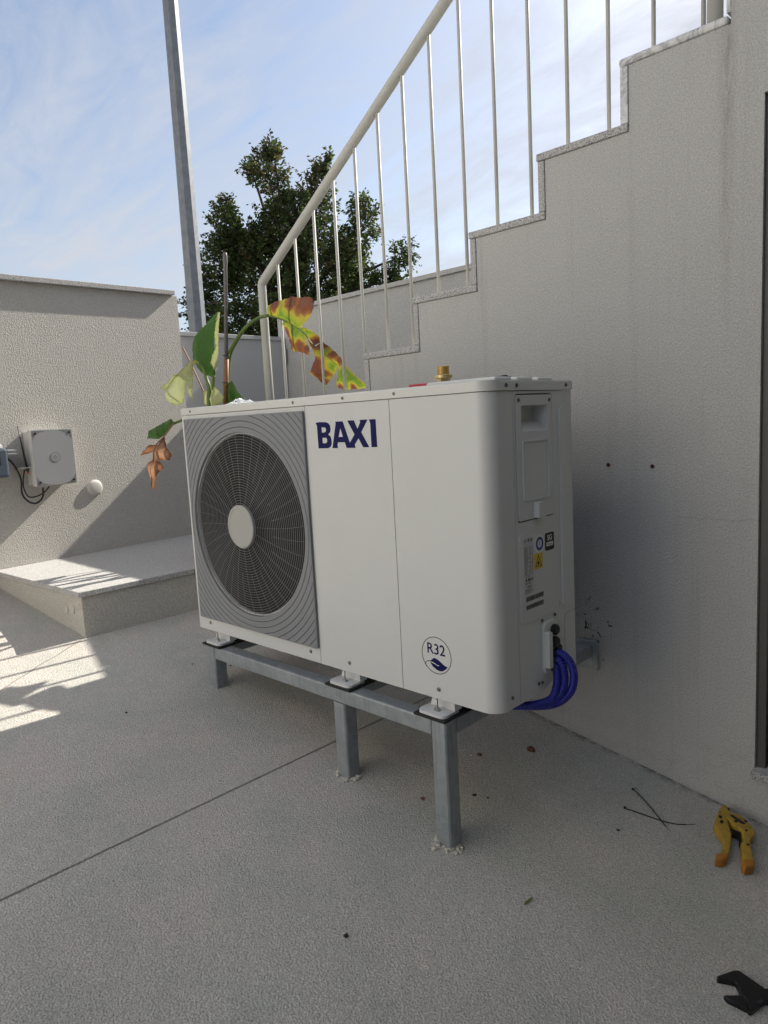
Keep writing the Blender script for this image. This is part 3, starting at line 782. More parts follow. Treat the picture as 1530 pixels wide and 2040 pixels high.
box("window_frame", (1.577, 0.012, 0.191), (1.5995, 0.10, 1.911), M['frame_dark'], house, 0.002)
box("window_frame", (0.6685, 0.012, 1.885), (1.5765, 0.10, 1.911), M['frame_dark'], house, 0.002)
for i in range(40):
    z = 0.200 + i * 0.042
    box("shutter_slat", (0.674, 0.022, z), (1.572, 0.032, z + 0.0405), M['shutter'], house, 0.003, 1)
box("backing", (0.6687, 0.05, 0.192), (1.5763, 0.09, 1.884), M['dark'], house)
box("sill", (0.640, -0.022, 0.168), (1.62, 0.28, 0.1895), M['granite'], house, 0.002)
box("jamb_stone", (XE - 0.012, 0.002, tz(4) + 0.006), (XE - 0.001, 0.20, 3.35), M['marble'], house, 0.002)
for x, z in ((0.231, 1.012), (0.365, 1.009)):
    lathe("anchor_hole", [(0.0062, 0.0), (0.0062, 0.0018), (0.003, 0.0022)], (x, -0.0004, z), (0, -1, 0), M['rust'], stair, 10)

gar = empty("garage_occluder", (0, 0, 0))  # unseen building front, added to block light from the unit's right side
tag(gar, "plastered garage front with an open doorway, unseen, added to block light at the foot of the ramp", "garage_occluder")
plate("front_wall", [[(-4.4, -0.35), (-0.01, -0.35), (-0.01, 3.0), (-4.4, 3.0)], [(-4.0, -0.185), (-4.0, 2.15), (-0.6, 2.15), (-0.6, -0.185)]], 1.98, 2.23, M['garage_occluder'], gar, frame=lambda a, b, d: (d, a, b))
box("black_room_block", (2.6, -4.4, -0.34), (7.0, -0.2, 2.6), M['dark'], gar)  # solid black block stands in for the unlit room behind the doorway
plate("side_wall", [[(2.24, -0.35), (7.0, -0.35), (7.0, 3.0), (2.24, 3.0)]], -4.4, -4.15, M['garage_occluder'], gar)

nb = empty("bounce_house_front", (0, 0, 0))  # unseen house front, added to reflect sun into the shaded yard
tag(nb, "unseen pale house front across the yard, added to bounce sunlight into the shade", "house")
wins = [(-7.6, 0.9), (-5.6, 0.9), (-3.6, 0.9), (-7.6, 3.3), (-5.6, 3.3), (-3.6, 3.3), (-1.4, 3.3)]
plate("wall", [[(-10.0, -0.3), (0.3, -0.3), (0.3, 6.6), (-10.0, 6.6)]] + [[(a, b), (a, b + 1.2), (a + 0.9, b + 1.2), (a + 0.9, b)] for a, b in wins], -5.6, -5.3, M['bounce_front'], nb)
for a, b in wins:
    wn = box("window", (a + 0.005, -5.5, b + 0.005), (a + 0.895, -5.46, b + 1.195), M['frame_dark'], nb)
    box("sill", (a - 0.05, -5.299, b - 0.06), (a + 0.95, -5.22, b - 0.002), M['granite'], nb)
box("roof", (-10.2, -8.4, 6.601), (0.5, -5.15, 6.75), M['smooth_stucco'], nb)

# ---------------------------------------------------------------- railing
YR = 0.06
rail = empty("stair_railing", (0, 0, 0))
tag(rail, "cream painted steel stair railing with thin upright bars", "railing")
def railz(x): return 1.828 + 0.6435 * (x + 1.490)
hp = [(-1.490, YR, tz(-3)), (-1.490, YR, 1.55), (-1.490, YR, 1.818), (-1.487, YR, 1.826), (-1.480, YR, 1.834)]
hp += [(x, YR, railz(x)) for x in (-1.47, -1.0, -0.5, 0.0, 0.42)]
hp += [(0.47, YR, railz(0.45)), (0.50, YR, railz(0.45) - 0.015), (0.507, YR, railz(0.45) - 0.05), (0.507, YR, tz(4))]
tube("handrail", hp, 0.0195, M['rail'], rail, 16)
for i in range(15):
    x = -1.363 + 0.1315 * i
    k = math.floor((x - X0) / RUN)
    tube("baluster", [(x, YR, tz(min(k, 4)) - 0.002), (x, YR, railz(x) - 0.004)], 0.0062, M['rail'], rail, 8)
tube("wall_bracket", [(0.507, YR, 2.235), (0.53, YR, 2.24), (0.553, YR, 2.24)], 0.008, M['rail'], rail, 8)

# ---------------------------------------------------------------- street pole
pole = empty("street_pole", (-4.61, 1.625, GZ))
tag(pole, "tall galvanised octagonal steel pole standing behind the gate", "pole")
vs, fs = tube_geo([(0, 0, 0), (0, 0, 1.6), (0, 0, 4.6), (0, 0, 8.0)], 0.08, 8, [0.090, 0.080, 0.0655, 0.048])
mesh("shaft", vs, fs, M['pole'], pole)
box("base_plate", (-0.16, -0.16, 0.0), (0.16, 0.16, 0.02), M['galv'], pole, 0.004)
lathe("cap", [(0.05, 0), (0.05, 0.02), (0.03, 0.04)], (0, 0, 8.0), (0, 0, 1), M['galv'], pole, 8, False)

# ---------------------------------------------------------------- tree
tree = empty("broadleaf_tree", (-6.35, 4.38, GZ))
tag(tree, "leafy green tree with some browned foliage rising beyond the gate", "tree")
RT = Vector((0.713, 0.699, 0)); FW = Vector((-0.705, 0.709, 0))
CS = 0.00672
clusters = [(545, 350, 46, 52, 1.0), (505, 325, 16, 26, 1.0), (640, 375, 40, 60, 1.0), (590, 430, 85, 55, 1.2), (450, 440, 42, 50, 1.0),
            (430, 520, 62, 70, 1.4), (520, 520, 95, 80, 1.9), (630, 530, 105, 90, 2.1), (722, 455, 40, 60, 1.0), (700, 560, 58, 60, 1.1),
            (802, 505, 30, 36, 0.55), (770, 560, 42, 36, 0.7), (400, 610, 40, 50, 0.9), (500, 640, 105, 62, 1.8), (600, 640, 100, 62, 1.7),
            (443, 398, 13, 18, 0.7), (382, 592, 20, 42, 0.6), (560, 318, 12, 18, 0.7), (648, 338, 14, 20, 0.7), (690, 650, 80, 50, 1.2), (592, 395, 48, 48, 1.0), (680, 505, 58, 58, 1.1), (482, 470, 55, 55, 1.1), (560, 460, 70, 60, 1.2)]
base = Vector((-6.35, 4.38, GZ))
def tp(px, py, d=0.0): return RT * ((px - 600) * CS) + FW * d + Vector((0, 0, 3.61 + (480 - py) * CS - GZ))
rt = random.Random(11)
tv, tf, tint = [], [], []
limbs = MB()
trunk_top = tp(575, 640)
tube("trunk", [(0, 0, 0), (0.02, 0.0, 0.7), tuple(tp(590, 700)), tuple(trunk_top)], 0.12, M['bark'], tree, 10, [0.15, 0.12, 0.10, 0.08])
for (px, py, rx, ry, dn) in clusters:
    rx, ry = max(9, rx - 17), max(10, ry - 19)
    c = tp(px, py + 6, rt.uniform(-0.35, 0.35))
    mid = trunk_top.lerp(c, 0.5) + Vector((0, 0, 0.1))
    limbs.add(tube_geo(smooth_path([trunk_top + Vector((0, 0, -0.3)), mid, c], 4), 0.02, 5, [0.045 - 0.036 * i / 8 for i in range(9)]))
    ntw = int(dn * (rx * ry) ** 0.5 * (1.9 if py < 470 else 2.5)) + 12
    for _ in range(ntw):
        while True:
            a, b, d = rt.uniform(-1, 1), rt.uniform(-1, 1), rt.uniform(-1, 1)
            q = a * a + b * b + d * d
            if 0.12 < q < 1.0 + (0.5 if rt.random() < 0.18 else 0): break
        p0 = c + RT * (a * rx * CS) + Vector((0, 0, b * ry * CS)) + FW * (d * (rx + ry) * 0.5 * CS)
        out = (p0 - c); 
        dr = (out.normalized() * 0.6 + Vector((rt.uniform(-.5, .5), rt.uniform(-.5, .5), rt.uniform(0.1, 0.9)))).normalized()
        ln = rt.uniform(0.08, 0.19)
        limbs.add(tube_geo([p0 - dr * 0.08, p0 + dr * ln], 0.004, 3))
        tcol = rt.random() ** 1.3 * 0.8
        brown = (py < 420 and rt.random() < 0.35) or rt.random() < 0.08
        nl = rt.randint(13, 20)
        for j in range(nl):
            t_ = (j + rt.random()) / nl
            o_ = p0 + dr * (ln * t_ * 1.1) + Vector((rt.gauss(0, .022), rt.gauss(0, .022), rt.gauss(0, .022)))
            ld = (dr * 0.5 + Vector((rt.uniform(-1, 1), rt.uniform(-1, 1), rt.uniform(-0.9, 0.4)))).normalized()
            sdv = ld.cross(Vector((rt.uniform(-1, 1), rt.uniform(-1, 1), rt.uniform(-1, 1)))).normalized()
            nrm = ld.cross(sdv)
            l_ = rt.uniform(0.035, 0.075); w_ = l_ * rt.uniform(0.22, 0.32)
            k = len(tv)
            tv += [o_, o_ + ld * l_ * 0.5 + sdv * w_ + nrm * w_ * 0.3, o_ + ld * l_, o_ + ld * l_ * 0.5 - sdv * w_ + nrm * w_ * 0.3]
            tf += [(k, k + 1, k + 2), (k, k + 2, k + 3)]
            tt = min(1, max(0, (rt.uniform(0.82, 1.0) if brown and rt.random() < 0.7 else tcol + rt.uniform(-0.12, 0.12))))
            tint += [tt] * 4
limbs.build("limb", M['bark'], tree, True)
crown = mesh("crown", tv, tf, M['tree_leaf'], tree); crown["kind"] = "stuff"
at = crown.data.attributes.new("tint", 'FLOAT', 'POINT')
at.data.foreach_set("value", tint)

# ================================================================ THE HEAT PUMP
W, D, H, HL = 1.25, 0.3494, 0.7527, 0.7299
TH_ = 0.00932
C_, S_ = math.cos(TH_), math.sin(TH_)
HP = empty("heat_pump", (0.3245 - W * C_, -0.7178 - W * S_, 0.5), TH_)
tag(HP, "off-white outdoor heat pump unit with a round fan grille and blue lettering", "heat pump")
FR = lambda a, b, d: (a, d, b)                 # front: (u, w) with depth v
SD = lambda a, b, d: (W - d, a, b)             # right side: (v, w), d inward
S1, S2 = 0.6409, 0.9587
FC, FRAD = (0.331, 0.380), 0.284
ZT = HL - 0.0016
plate("fan_panel", [rrect(0.001, 0.0, S1 - 0.001, ZT, 0.002, 1), circ(*FC, 0.281, 72, True)], 0.0, 0.010, M['case'], HP)
plate("front_panel", [rrect(S1 + 0.001, 0.0, S2 - 0.0008, ZT, 0.0015, 1)], -0.0004, 0.010, M['case'], HP)
# corner panel: front strip, rounded corner, side strip
rc = 0.040
prof = [(S2 + 0.0008, 0.0)] + [(W - rc + rc * math.sin(math.radians(a)), rc - rc * math.cos(math.radians(a))) for a in range(0, 91, 6)] + [(W, 0.0905)]
inn = [(S2 + 0.0008, 0.004)] + [(W - rc + (rc - 0.004) * math.sin(math.radians(a)), rc - (rc - 0.004) * math.cos(math.radians(a))) for a in range(0, 91, 6)] + [(W - 0.004, 0.0905)]
cp = plate("corner_panel", [prof + inn[::-1]], 0.0, ZT, M['case'], HP, frame=lambda a, b, d: (a, b, d)); shade_auto(cp, 40)
door = rrect(0.102, 0.432, 0.256, 0.7195, 0.008)
hand = rrect(0.124, 0.636, 0.238, 0.696, 0.006)
corner_cut = [(0.2985, 0.0), (0.2985, 0.155), (0.303, 0.165), (0.313, 0.1695), (D, 0.1695)]
side_out = [(0.0925, 0.0), (0.165, 0.0), (0.240, 0.016), (0.2965, 0.016), (0.2965, 0.157), (0.302, 0.168), (0.312, 0.172), (D, 0.172), (D, ZT), (0.0925, ZT)]
plate("side_panel", [side_out, rrect(0.0990, 0.4290, 0.2590, 0.7225, 0.010)[::-1], rrect(0.2725, 0.196, 0.2755, 0.213, 0.001, 1)[::-1]], 0.0, 0.004, M['case'], HP, SD)
plate("service_cover", [door, hand[::-1]], -0.0012, 0.004, M['case'], HP, SD)
# handle pocket
bm = bmesh.new()
o_ = [(0.124, 0.636), (0.238, 0.636), (0.238, 0.696), (0.124, 0.696)]
i_ = [(0.134, 0.664), (0.228, 0.664), (0.228, 0.692), (0.134, 0.692)]
ov = [bm.verts.new(SD(a, b, 0.002)) for a, b in o_]; iv = [bm.verts.new(SD(a, b, 0.034)) for a, b in i_]
for k in range(4): bm.faces.new((ov[k], ov[(k + 1) % 4], iv[(k + 1) % 4], iv[k]))
bm.faces.new(iv)
bm_obj("handle_pocket", bm, M['case'], HP)
def ridge(name, a0, b0, a1, b1, w, h, r):
    o = plate(name, [rrect(a0, b0, a1, b1, r), rrect(a0 + w, b0 + w, a1 - w, b1 - w, max(r - w, 0.001))[::-1]], -h, 0.001, M['case'], HP, SD); return o
ridge("embossed_frame", 0.123, 0.476, 0.236, 0.616, 0.0035, 0.0042, 0.006)
plate("long_rib", [rrect(0.287, 0.192, 0.327, 0.688, 0.014, 6)], -0.0045, 0.001, M['case'], HP, SD)
plate("label_field", [rrect(0.101, 0.190, 0.254, 0.400, 0.012)], -0.0025, 0.001, M['case'], HP, SD)
plate("corner_cover", [corner_cut + [(D, 0.0)]], -0.0005, 0.004, M['case'], HP, SD)
# finger tab under the cover
plate("cover_tab", [[(0.166, 0.434), (0.192, 0.432), (0.205, 0.452), (0.190, 0.470), (0.167, 0.470)]], -0.016, 0.0, M['case'], HP, SD)
# inside, back, base
box("interior", (0.012, 0.075, 0.012), (W - 0.045, D - 0.01, ZT - 0.004), M['dark'], HP)
box("left_panel", (0.0, 0.0102, 0.0), (0.004, D, ZT), M['case'], HP)
box("base_tray", (0.005, 0.011, 0.001), (W - 0.045, D - 0.012, 0.011), M['case'], HP)
box("coil_back", (0.005, D - 0.009, 0.012), (W - 0.006, D - 0.001, ZT), M['duct'], HP)
box("bulkhead", (0.645, 0.0105, 0.012), (0.655, 0.074, ZT), M['dark'], HP)
# lid
lr = rc + 0.003
lid_out = [(-0.003, -0.003 + 0.006), (0.003, -0.003)] + [(W + 0.003 - lr + lr * math.sin(math.radians(a)), -0.003 + lr - lr * math.cos(math.radians(a))) for a in range(0, 91, 6)] + [(W + 0.003, D + 0.003), (-0.003, D + 0.003)]
bm = bmesh.new()
n = len(lid_out)
lo = [bm.verts.new((a, b, HL)) for a, b in lid_out]; hi = [bm.verts.new((a, b, H)) for a, b in lid_out]
for i in range(n): bm.faces.new((lo[i], lo[(i + 1) % n], hi[(i + 1) % n], hi[i]))
topf = bm.faces.new(hi); bm.faces.new(lo[::-1])
bmesh.ops.bevel(bm, geom=[e for e in topf.edges], offset=0.0055, segments=3, affect='EDGES', profile=0.5)
lid = bm_obj("lid", bm, M['lid'], HP); shade_auto(lid, 45)
for i in range(3):
    v0 = 0.055 + i * 0.088
    rb = box("lid_rib", (W - 0.22, v0, H - 0.001), (W - 0.018, v0 + 0.066, H + 0.0095), M['lid'], lid, 0.006, 3)
for u in (0.060, 0.596, 0.798, 0.979):
    lathe("screw", [(0.0042, 0), (0.0042, 0.0008), (0.0012, 0.0008), (0.001, -0.0005)], (u, -0.003, 0.7405), (0, -1, 0), M['screw'], HP, 10)
for u, w in ((0.071, 0.027), (0.598, 0.028), (0.762, 0.027), (1.077, 0.025)):
    lathe("screw", [(0.0055, 0), (0.0055, 0.0015), (0.0035, 0.003)], (u, -0.0004, w), (0, -1, 0), M['screw'], HP, 10)
for v, w, r in ((0.065, 0.7415, 0.005), (0.106, 0.741, 0.005), (0.321, 0.7415, 0.005)):
    lathe("screw", [(r, 0), (r, 0.0015), (r * 0.6, 0.003), (0.001, 0.001)], (W + 0.003, v, w), (1, 0, 0), M['screw'], HP, 10)
for v, w in ((0.114, 0.708), (0.245, 0.707), (0.190, 0.179), (0.249, 0.180), (0.169, 0.026), (0.185, 0.024), (0.056, 0.027)):
    lathe("screw", [(0.0045, 0), (0.0045, 0.0014), (0.0028, 0.0028), (0.001, 0.001)], (W + 0.0012, v, w), (1, 0, 0), M['screw'], HP, 10)

# fan grille: grey square panel with concentric grooves round the opening
def sq_r(t, hw, hh):
    c, s = abs(math.cos(t)), abs(math.sin(t))
    return min(hw / c if c > 1e-6 else 9, hh / s if s > 1e-6 else 9)
HW, HH = 0.308, 0.336
NA = 288
gr = []
radii = [(0.2845, -0.002), (0.286, -0.0085)]
r = 0.302
while r < 0.46:
    radii += [(r - 0.0011, -0.0085), (r - 0.0007, -0.0058), (r + 0.0007, -0.0058), (r + 0.0011, -0.0085)]
    r += 0.0182
radii.append((0.47, -0.0085))
vs, fs, clampd, gm = [], [], [], []
for (rr, dv) in radii:
    for k in range(NA):
        t_ = 2 * math.pi * k / NA
        lim = sq_r(t_, HW - 0.003, HH - 0.003)
        cl = rr >= lim
        r_ = min(rr, lim)
        vs.append((FC[0] + r_ * math.cos(t_), -0.0085 if cl else dv, FC[1] + r_ * math.sin(t_)))
        clampd.append(cl)
for i in range(len(radii) - 1):
    for k in range(NA):
        q = (i * NA + k, i * NA + (k + 1) % NA, (i + 1) * NA + (k + 1) % NA, (i + 1) * NA + k)
        if all(clampd[j] for j in q): continue
        fs.append(q)
        gm.append(1 if (radii[i][1] > -0.006 and radii[i + 1][1] > -0.006 and i > 1) else 0)
gp = mesh("grille_panel", vs, fs, M['grille_panel'], HP)
gp.data.materials.append(M['groove'])
if len(gm) == len(gp.data.polygons): gp.data.polygons.foreach_set("material_index", gm)
u0, u1, w0, w1 = FC[0] - HW, FC[0] + HW, FC[1] - HH, FC[1] + HH
plate("panel_edge", [rrect(u0, w0, u1, w1, 0.006), rrect(u0 + 0.0032, w0 + 0.0032, u1 - 0.0032, w1 - 0.0032, 0.003)[::-1]], -0.0082, -0.0004, M['grille_panel'], HP)
# wire guard
wires = MB()
nr = 27
for i in range(nr):
    rr = 0.071 + (0.281 - 0.071) * i / (nr - 1)
    bul = -0.0095 - 0.012 * (1 - (rr / 0.281) ** 2)
    c = [(FC[0] + rr * math.cos(2 * math.pi * k / 96), bul, FC[1] + rr * math.sin(2 * math.pi * k / 96)) for k in range(96)]
    wires.add(tube_geo(c, 0.00068, 5, closed=True))
for j in range(40):
    a0 = 2 * math.pi * j / 40
    rs = 0.068 if j % 2 == 0 else 0.15
    P = []
    for q in range(9):
        rr = rs + (0.284 - rs) * q / 8
        a = a0 + 0.06 * ((rr - 0.068) / 0.216) ** 2
        P.append((FC[0] + rr * math.cos(a), -0.0080 - 0.012 * (1 - (rr / 0.284) ** 2), FC[1] + rr * math.sin(a)))
    wires.add(tube_geo(P, 0.00055, 5))
wg = wires.build("wire_guard", M['wire'], HP, True); wg["kind"] = "stuff"
lathe("badge", [(0.0665, -0.002), (0.0675, 0.006), (0.0655, 0.0095), (0.058, 0.0105), (0.056, 0.0090), (0.010, 0.0095)], (FC[0] - 0.003, -0.016, FC[1] - 0.002), (0, -1, 0), M['badge'], HP, 48)
# fan behind the guard
lathe("fan_duct", [(0.283, 0.0), (0.279, 0.012), (0.276, 0.060), (0.270, 0.060), (0.272, 0.012), (0.277, 0.0)], (FC[0], 0.011, FC[1]), (0, 1, 0), M['duct'], HP, 72)
fan = empty("fan", (FC[0], 0.045, FC[1])); fan.parent = HP
lathe("hub", [(0.062, 0.02), (0.062, -0.012), (0.05, -0.02)], (0, 0, 0), (0, 1, 0), M['fan'], fan, 32)
for j in range(3):
    vs, fs = [], []
    for a in range(9):
        for b in range(7):
            rr = 0.058 + 0.205 * b / 6
            th = 2 * math.pi * j / 3 + 0.4 + (a / 8 - 0.5) * (1.35 + 0.25 * b / 6) + 0.35 * b / 6
            vs.append((rr * math.cos(th), 0.018 * (a / 8 - 0.5) * 2, rr * math.sin(th)))
    for a in range(8):
        for b in range(6):
            fs.append((a * 7 + b, a * 7 + b + 1, (a + 1) * 7 + b + 1, (a + 1) * 7 + b))
    mesh("blade", vs, fs, M['fan'], fan, True)

# lettering and marks on the front
for i, lp in enumerate(LETTERS):
    plate("lettering", lp[:1] + [q[::-1] for q in lp[1:]], -0.0009, -0.0003, M['navy'], HP)
rcx, rcy = 1.0735, 0.1095
plate("emblem_ring", [circ(rcx, rcy, 0.0463, 64), circ(rcx, rcy, 0.0447, 64, True)], -0.0005, 0.0002, M['black_print'], HP)
text("emblem_text", "R32", 0.0375, lambda a, b: (rcx - 0.0005 + a, -0.0005, 0.1235 + b), M['navy'], HP, bold=0.0004, sx=0.98)
plate("emblem_leaf", [ECO_LEAF[0]], -0.0005, 0.0002, M['navy'], HP)
plate("emblem_vein", [ECO_LEAF[1]], -0.0007, -0.0004, M['white_print'], HP)
tube("emblem_stalk", [(a, -0.0003, b) for a, b in ECO_STEM], 0.0008, M['navy'], HP, 5)

# labels on the side
def st(name, a0, b0, a1, b1, mat, h=0.0029, r=0.002):
    return plate(name, [rrect(a0, b0, a1, b1, r)], -h, -0.0020, mat, HP, SD)
rp = st("rating_label", 0.115, 0.256, 0.158, 0.392, M['label'])
lines = MB()
rl = random.Random(3)
def bar(a0, b0, a1, b1, d=0.0031):
    lines.add(([SD(a0, b0, -d), SD(a1, b0, -d), SD(a1, b1, -d), SD(a0, b1, -d)], [(0, 1, 2, 3)]))
w_ = 0.368
while w_ > 0.302:
    bar(0.1175, w_, 0.1175 + rl.uniform(0.010, 0.019), w_ + 0.0011)
    if rl.random() < 0.9: bar(0.1385, w_, 0.1385 + rl.uniform(0.004, 0.009), w_ + 0.0011)
    bar(0.150, w_, 0.150 + rl.uniform(0.002, 0.006), w_ + 0.0011)
    w_ -= 0.0027
for w_ in (0.2985, 0.2835, 0.2815, 0.268, 0.2655, 0.263, 0.2595): bar(0.1185, w_, 0.1185 + rl.uniform(0.016, 0.034), w_ + 0.0010)
for a in (0.1215, 0.131, 0.137, 0.146): bar(a, 0.2875, a + 0.0055, 0.2945)
lines.build("rating_print", M['grey_print'], rp)
text("rating_mark", "CE", 0.0095, lambda a, b: (W + 0.0032, 0.1225 + a, 0.3840 + b), M['grey_print'], rp, bold=0.0001)
text("rating_name", "BAXI", 0.0075, lambda a, b: (W + 0.0032, 0.1365 + a, 0.2745 + b), M['grey_print'], rp, bold=0.0002)
for (a, b0) in ((0.134, 0.381), (0.146, 0.380)):
    st("rating_symbol", a, b0, a + 0.006, b0 + 0.008, M['grey_print'], 0.0031, 0.001)
wl = plate("certification_label", [circ(0.185, 0.3690, 0.0225, 32)], -0.0029, -0.002, M['white_print'], HP, SD)
plate("certification_ring", [circ(0.185, 0.3690, 0.0165, 32), circ(0.185, 0.3690, 0.0095, 32, True)], -0.0032, -0.0028, M['blue_print'], wl, SD)
text("certification_mark", "E", 0.013, lambda a, b: (W + 0.0031, 0.185 + a, 0.3690 + b), M['blue_print'], wl, bold=0.0002)
bl = st("grid_label", 0.2095, 0.346, 0.251, 0.3895, M['black_print'], 0.0029, 0.006)
text("grid_text", "SG", 0.0185, lambda a, b: (W + 0.0031, 0.2305 + a, 0.3765 + b), M['white_print'], bl, bold=0.0005)
st("grid_banner", 0.2155, 0.3565, 0.2455, 0.3665, M['white_print'], 0.0031, 0.001)
text("grid_word", "Ready", 0.0085, lambda a, b: (W + 0.0033, 0.2305 + a, 0.3612 + b), M['black_print'], bl)
yl = st("hazard_label", 0.160, 0.309, 0.197, 0.347, M['yellow_label'], 0.0029, 0.001)
plate("hazard_triangle", [[(0.164, 0.315), (0.193, 0.315), (0.1785, 0.344)], [(0.1675, 0.317), (0.1785, 0.3392), (0.1895, 0.317)]], -0.0031, -0.0028, M['black_print'], yl, SD)
plate("hazard_flame", [[(0.1745, 0.3195), (0.1735, 0.3235), (0.1765, 0.3265), (0.1770, 0.3300), (0.1795, 0.3275), (0.1800, 0.3245), (0.1825, 0.3255), (0.1822, 0.3195)]], -0.0031, -0.0028, M['black_print'], yl, SD)
for (b0, b1) in ((0.2395, 0.2505), (0.2200, 0.2305)):
    cl_ = st("barcode_label", 0.120, b0 - 0.003, 0.199, b1 + 0.002, M['label'], 0.0026, 0.001)
    bc = MB(); lines = bc
    a = 0.122
    while a < 0.196:
        w_ = rl.choice((0.0006, 0.001, 0.0016)); bar(a, b0, a + w_, b1, 0.0029); a += w_ + rl.choice((0.0005, 0.0009))
    bc.build("barcode", M['black_print'], cl_)
# cable entry with glands
ce = plate("cable_entry", [rrect(0.190, 0.042, 0.252, 0.172, 0.016, 6)], -0.0075, 0.0, M['lid'], HP, SD)
plate("entry_wedge", [rrect(0.190, 0.060, 0.206, 0.150, 0.003)], -0.020, -0.0074, M['lid'], ce, SD)
for v, w, r in ((0.231, 0.148, 0.0135), (0.231, 0.117, 0.0140), (0.2445, 0.099, 0.0095), (0.229, 0.088, 0.0115), (0.2265, 0.0715, 0.0105), (0.223, 0.0555, 0.0105)):
    lathe("gland", [(r, 0.0), (r, 0.009), (r * 0.8, 0.012), (r * 0.3, 0.0125)], (W + 0.0074, v, w), (1, 0, 0), M['gland'], ce, 16)
# feet with bolts (the feet belong to the unit)
for u in (0.098, 0.730, 1.062):
    ft = plate("foot", [rrect(u - 0.043, -0.020, u + 0.043, 0.050, 0.016, 6), circ(u + 0.004, 0.004, 0.0085, 12, True)], -0.0395, -0.0325, M['foot'], HP, frame=lambda a, b, d: (a, b, d))
    bm = bmesh.new()
    q0 = [bm.verts.new(v) for v in ((u - 0.036, 0.026, -0.033), (u + 0.040, 0.026, -0.033), (u + 0.043, 0.050, -0.033), (u - 0.043, 0.050, -0.033))]
    q1 = [bm.verts.new(v) for v in ((u - 0.030, 0.032, -0.001), (u + 0.036, 0.032, -0.001), (u + 0.038, 0.056, -0.001), (u - 0.030, 0.056, -0.001))]
    for k in range(4): bm.faces.new((q0[k], q0[(k + 1) % 4], q1[(k + 1) % 4], q1[k]))
    bm.faces.new(q1); bm.faces.new(q0[::-1])
    bm_obj("foot_neck", bm, M['foot'], ft)
    tube("bolt", [(u + 0.004, 0.002, -0.040), (u + 0.004, 0.002, -0.003)], 0.0034, M['zinc'], ft, 8)
    lathe("nut", [(0.0072, 0), (0.0072, 0.0055)], (u + 0.004, 0.002, -0.0325), (0, 0, 1), M['zinc'], ft, 6, False)
for u in (0.098, 0.730, 1.062):
    plate("rear_foot", [rrect(u - 0.043, D - 0.06, u + 0.043, D + 0.02, 0.016, 6)], -0.0395, -0.001, M['foot'], HP, frame=lambda a, b, d: (a, b, d))

# ---------------------------------------------------------------- stand
ST = empty("steel_stand", HP.location, TH_)
tag(ST, "galvanised square tube stand with three legs carrying the heat pump", "stand")
TB = 0.046
VF = -0.020
TOPW = -0.047
box("front_beam", (0.1100, VF, TOPW - TB + 0.004), (1.0625, VF + TB, TOPW), M['galv'], ST, 0.004, 2)
def leg(u):
    # foot cut to the slope of the ramp
    bm = bmesh.new()
    wt = TOPW if u != 0.705 else TOPW - TB + 0.0038
    def bot(uu, vv):
        x = HP.location.x + uu * C_ - vv * S_
        return fz(x) - HP.location.z - 0.002
    b = 0.0035
    ring = [(u + b, VF - 0.0006), (u + TB - b, VF - 0.0006), (u + TB, VF + b), (u + TB, VF + TB - b), (u + TB - b, VF + TB), (u + b, VF + TB), (u, VF + TB - b), (u, VF + b)]
    lo = [bm.verts.new((a, c, bot(a, c))) for a, c in ring]
    hi = [bm.verts.new((a, c, wt)) for a, c in ring]
    for i in range(8): bm.faces.new((lo[i], lo[(i + 1) % 8], hi[(i + 1) % 8], hi[i]))
    bm.faces.new(lo[::-1]); bm.faces.new(hi)
    bm_obj("leg", bm, M['galv'], ST)
for u in (0.0635, 0.705, 1.0630): leg(u)
VW = 0.7178 - 0.012          # the wall, in the stand's own depth
for u in (0.0635, 0.705, 1.0630):
    vw = VW + (W - u) * S_
    box("cross_beam", (u, VF + TB + 0.0005, TOPW - TB + 0.005), (u + TB, vw - 0.004, TOPW - 0.001), M['galv'], ST, 0.004, 2)
    box("wall_plate", (u - 0.018, vw - 0.0035, TOPW - TB - 0.035), (u + TB + 0.018, vw + 0.0, TOPW + 0.012), M['galv'], ST, 0.001, 1)
for u in (0.098, 0.730, 1.062):
    box("rubber_pad", (u - 0.050, VF - 0.006, TOPW + 0.0004), (u + 0.050, 0.085, -0.0399), M['rubber'], ST, 0.0012, 1)
    box("rubber_pad", (u - 0.050, D - 0.08, TOPW + 0.0004), (u + 0.050, D + 0.03, -0.0399), M['rubber'], ST, 0.0012, 1)

# ---------------------------------------------------------------- blue conduits
def to_world(u, v, w): 
    return Vector((HP.location.x + u * C_ - v * S_, HP.location.y + u * S_ + v * C_, HP.location.z + w))
paths = [
    [(1.262, 0.2290, 0.088), (1.285, 0.233, 0.089), (1.315, 0.240, 0.068), (1.326, 0.243, 0.028), (1.310, 0.235, -0.012), (1.265, 0.205, -0.036), (1.20, 0.165, -0.040), (1.12, 0.14, -0.030), (1.03, 0.13, -0.026)],
    [(1.262, 0.2265, 0.0715), (1.283, 0.228, 0.073), (1.303, 0.230, 0.055), (1.309, 0.229, 0.018), (1.290, 0.216, -0.017), (1.250, 0.180, -0.033), (1.19, 0.140, -0.034), (1.12, 0.115, -0.028), (1.03, 0.105, -0.025)],
    [(1.262, 0.2230, 0.0555), (1.278, 0.224, 0.056), (1.290, 0.222, 0.038), (1.291, 0.216, 0.006), (1.272, 0.196, -0.020), (1.235, 0.155, -0.028), (1.18, 0.115, -0.028), (1.12, 0.090, -0.025), (1.03, 0.080, -0.024)]]
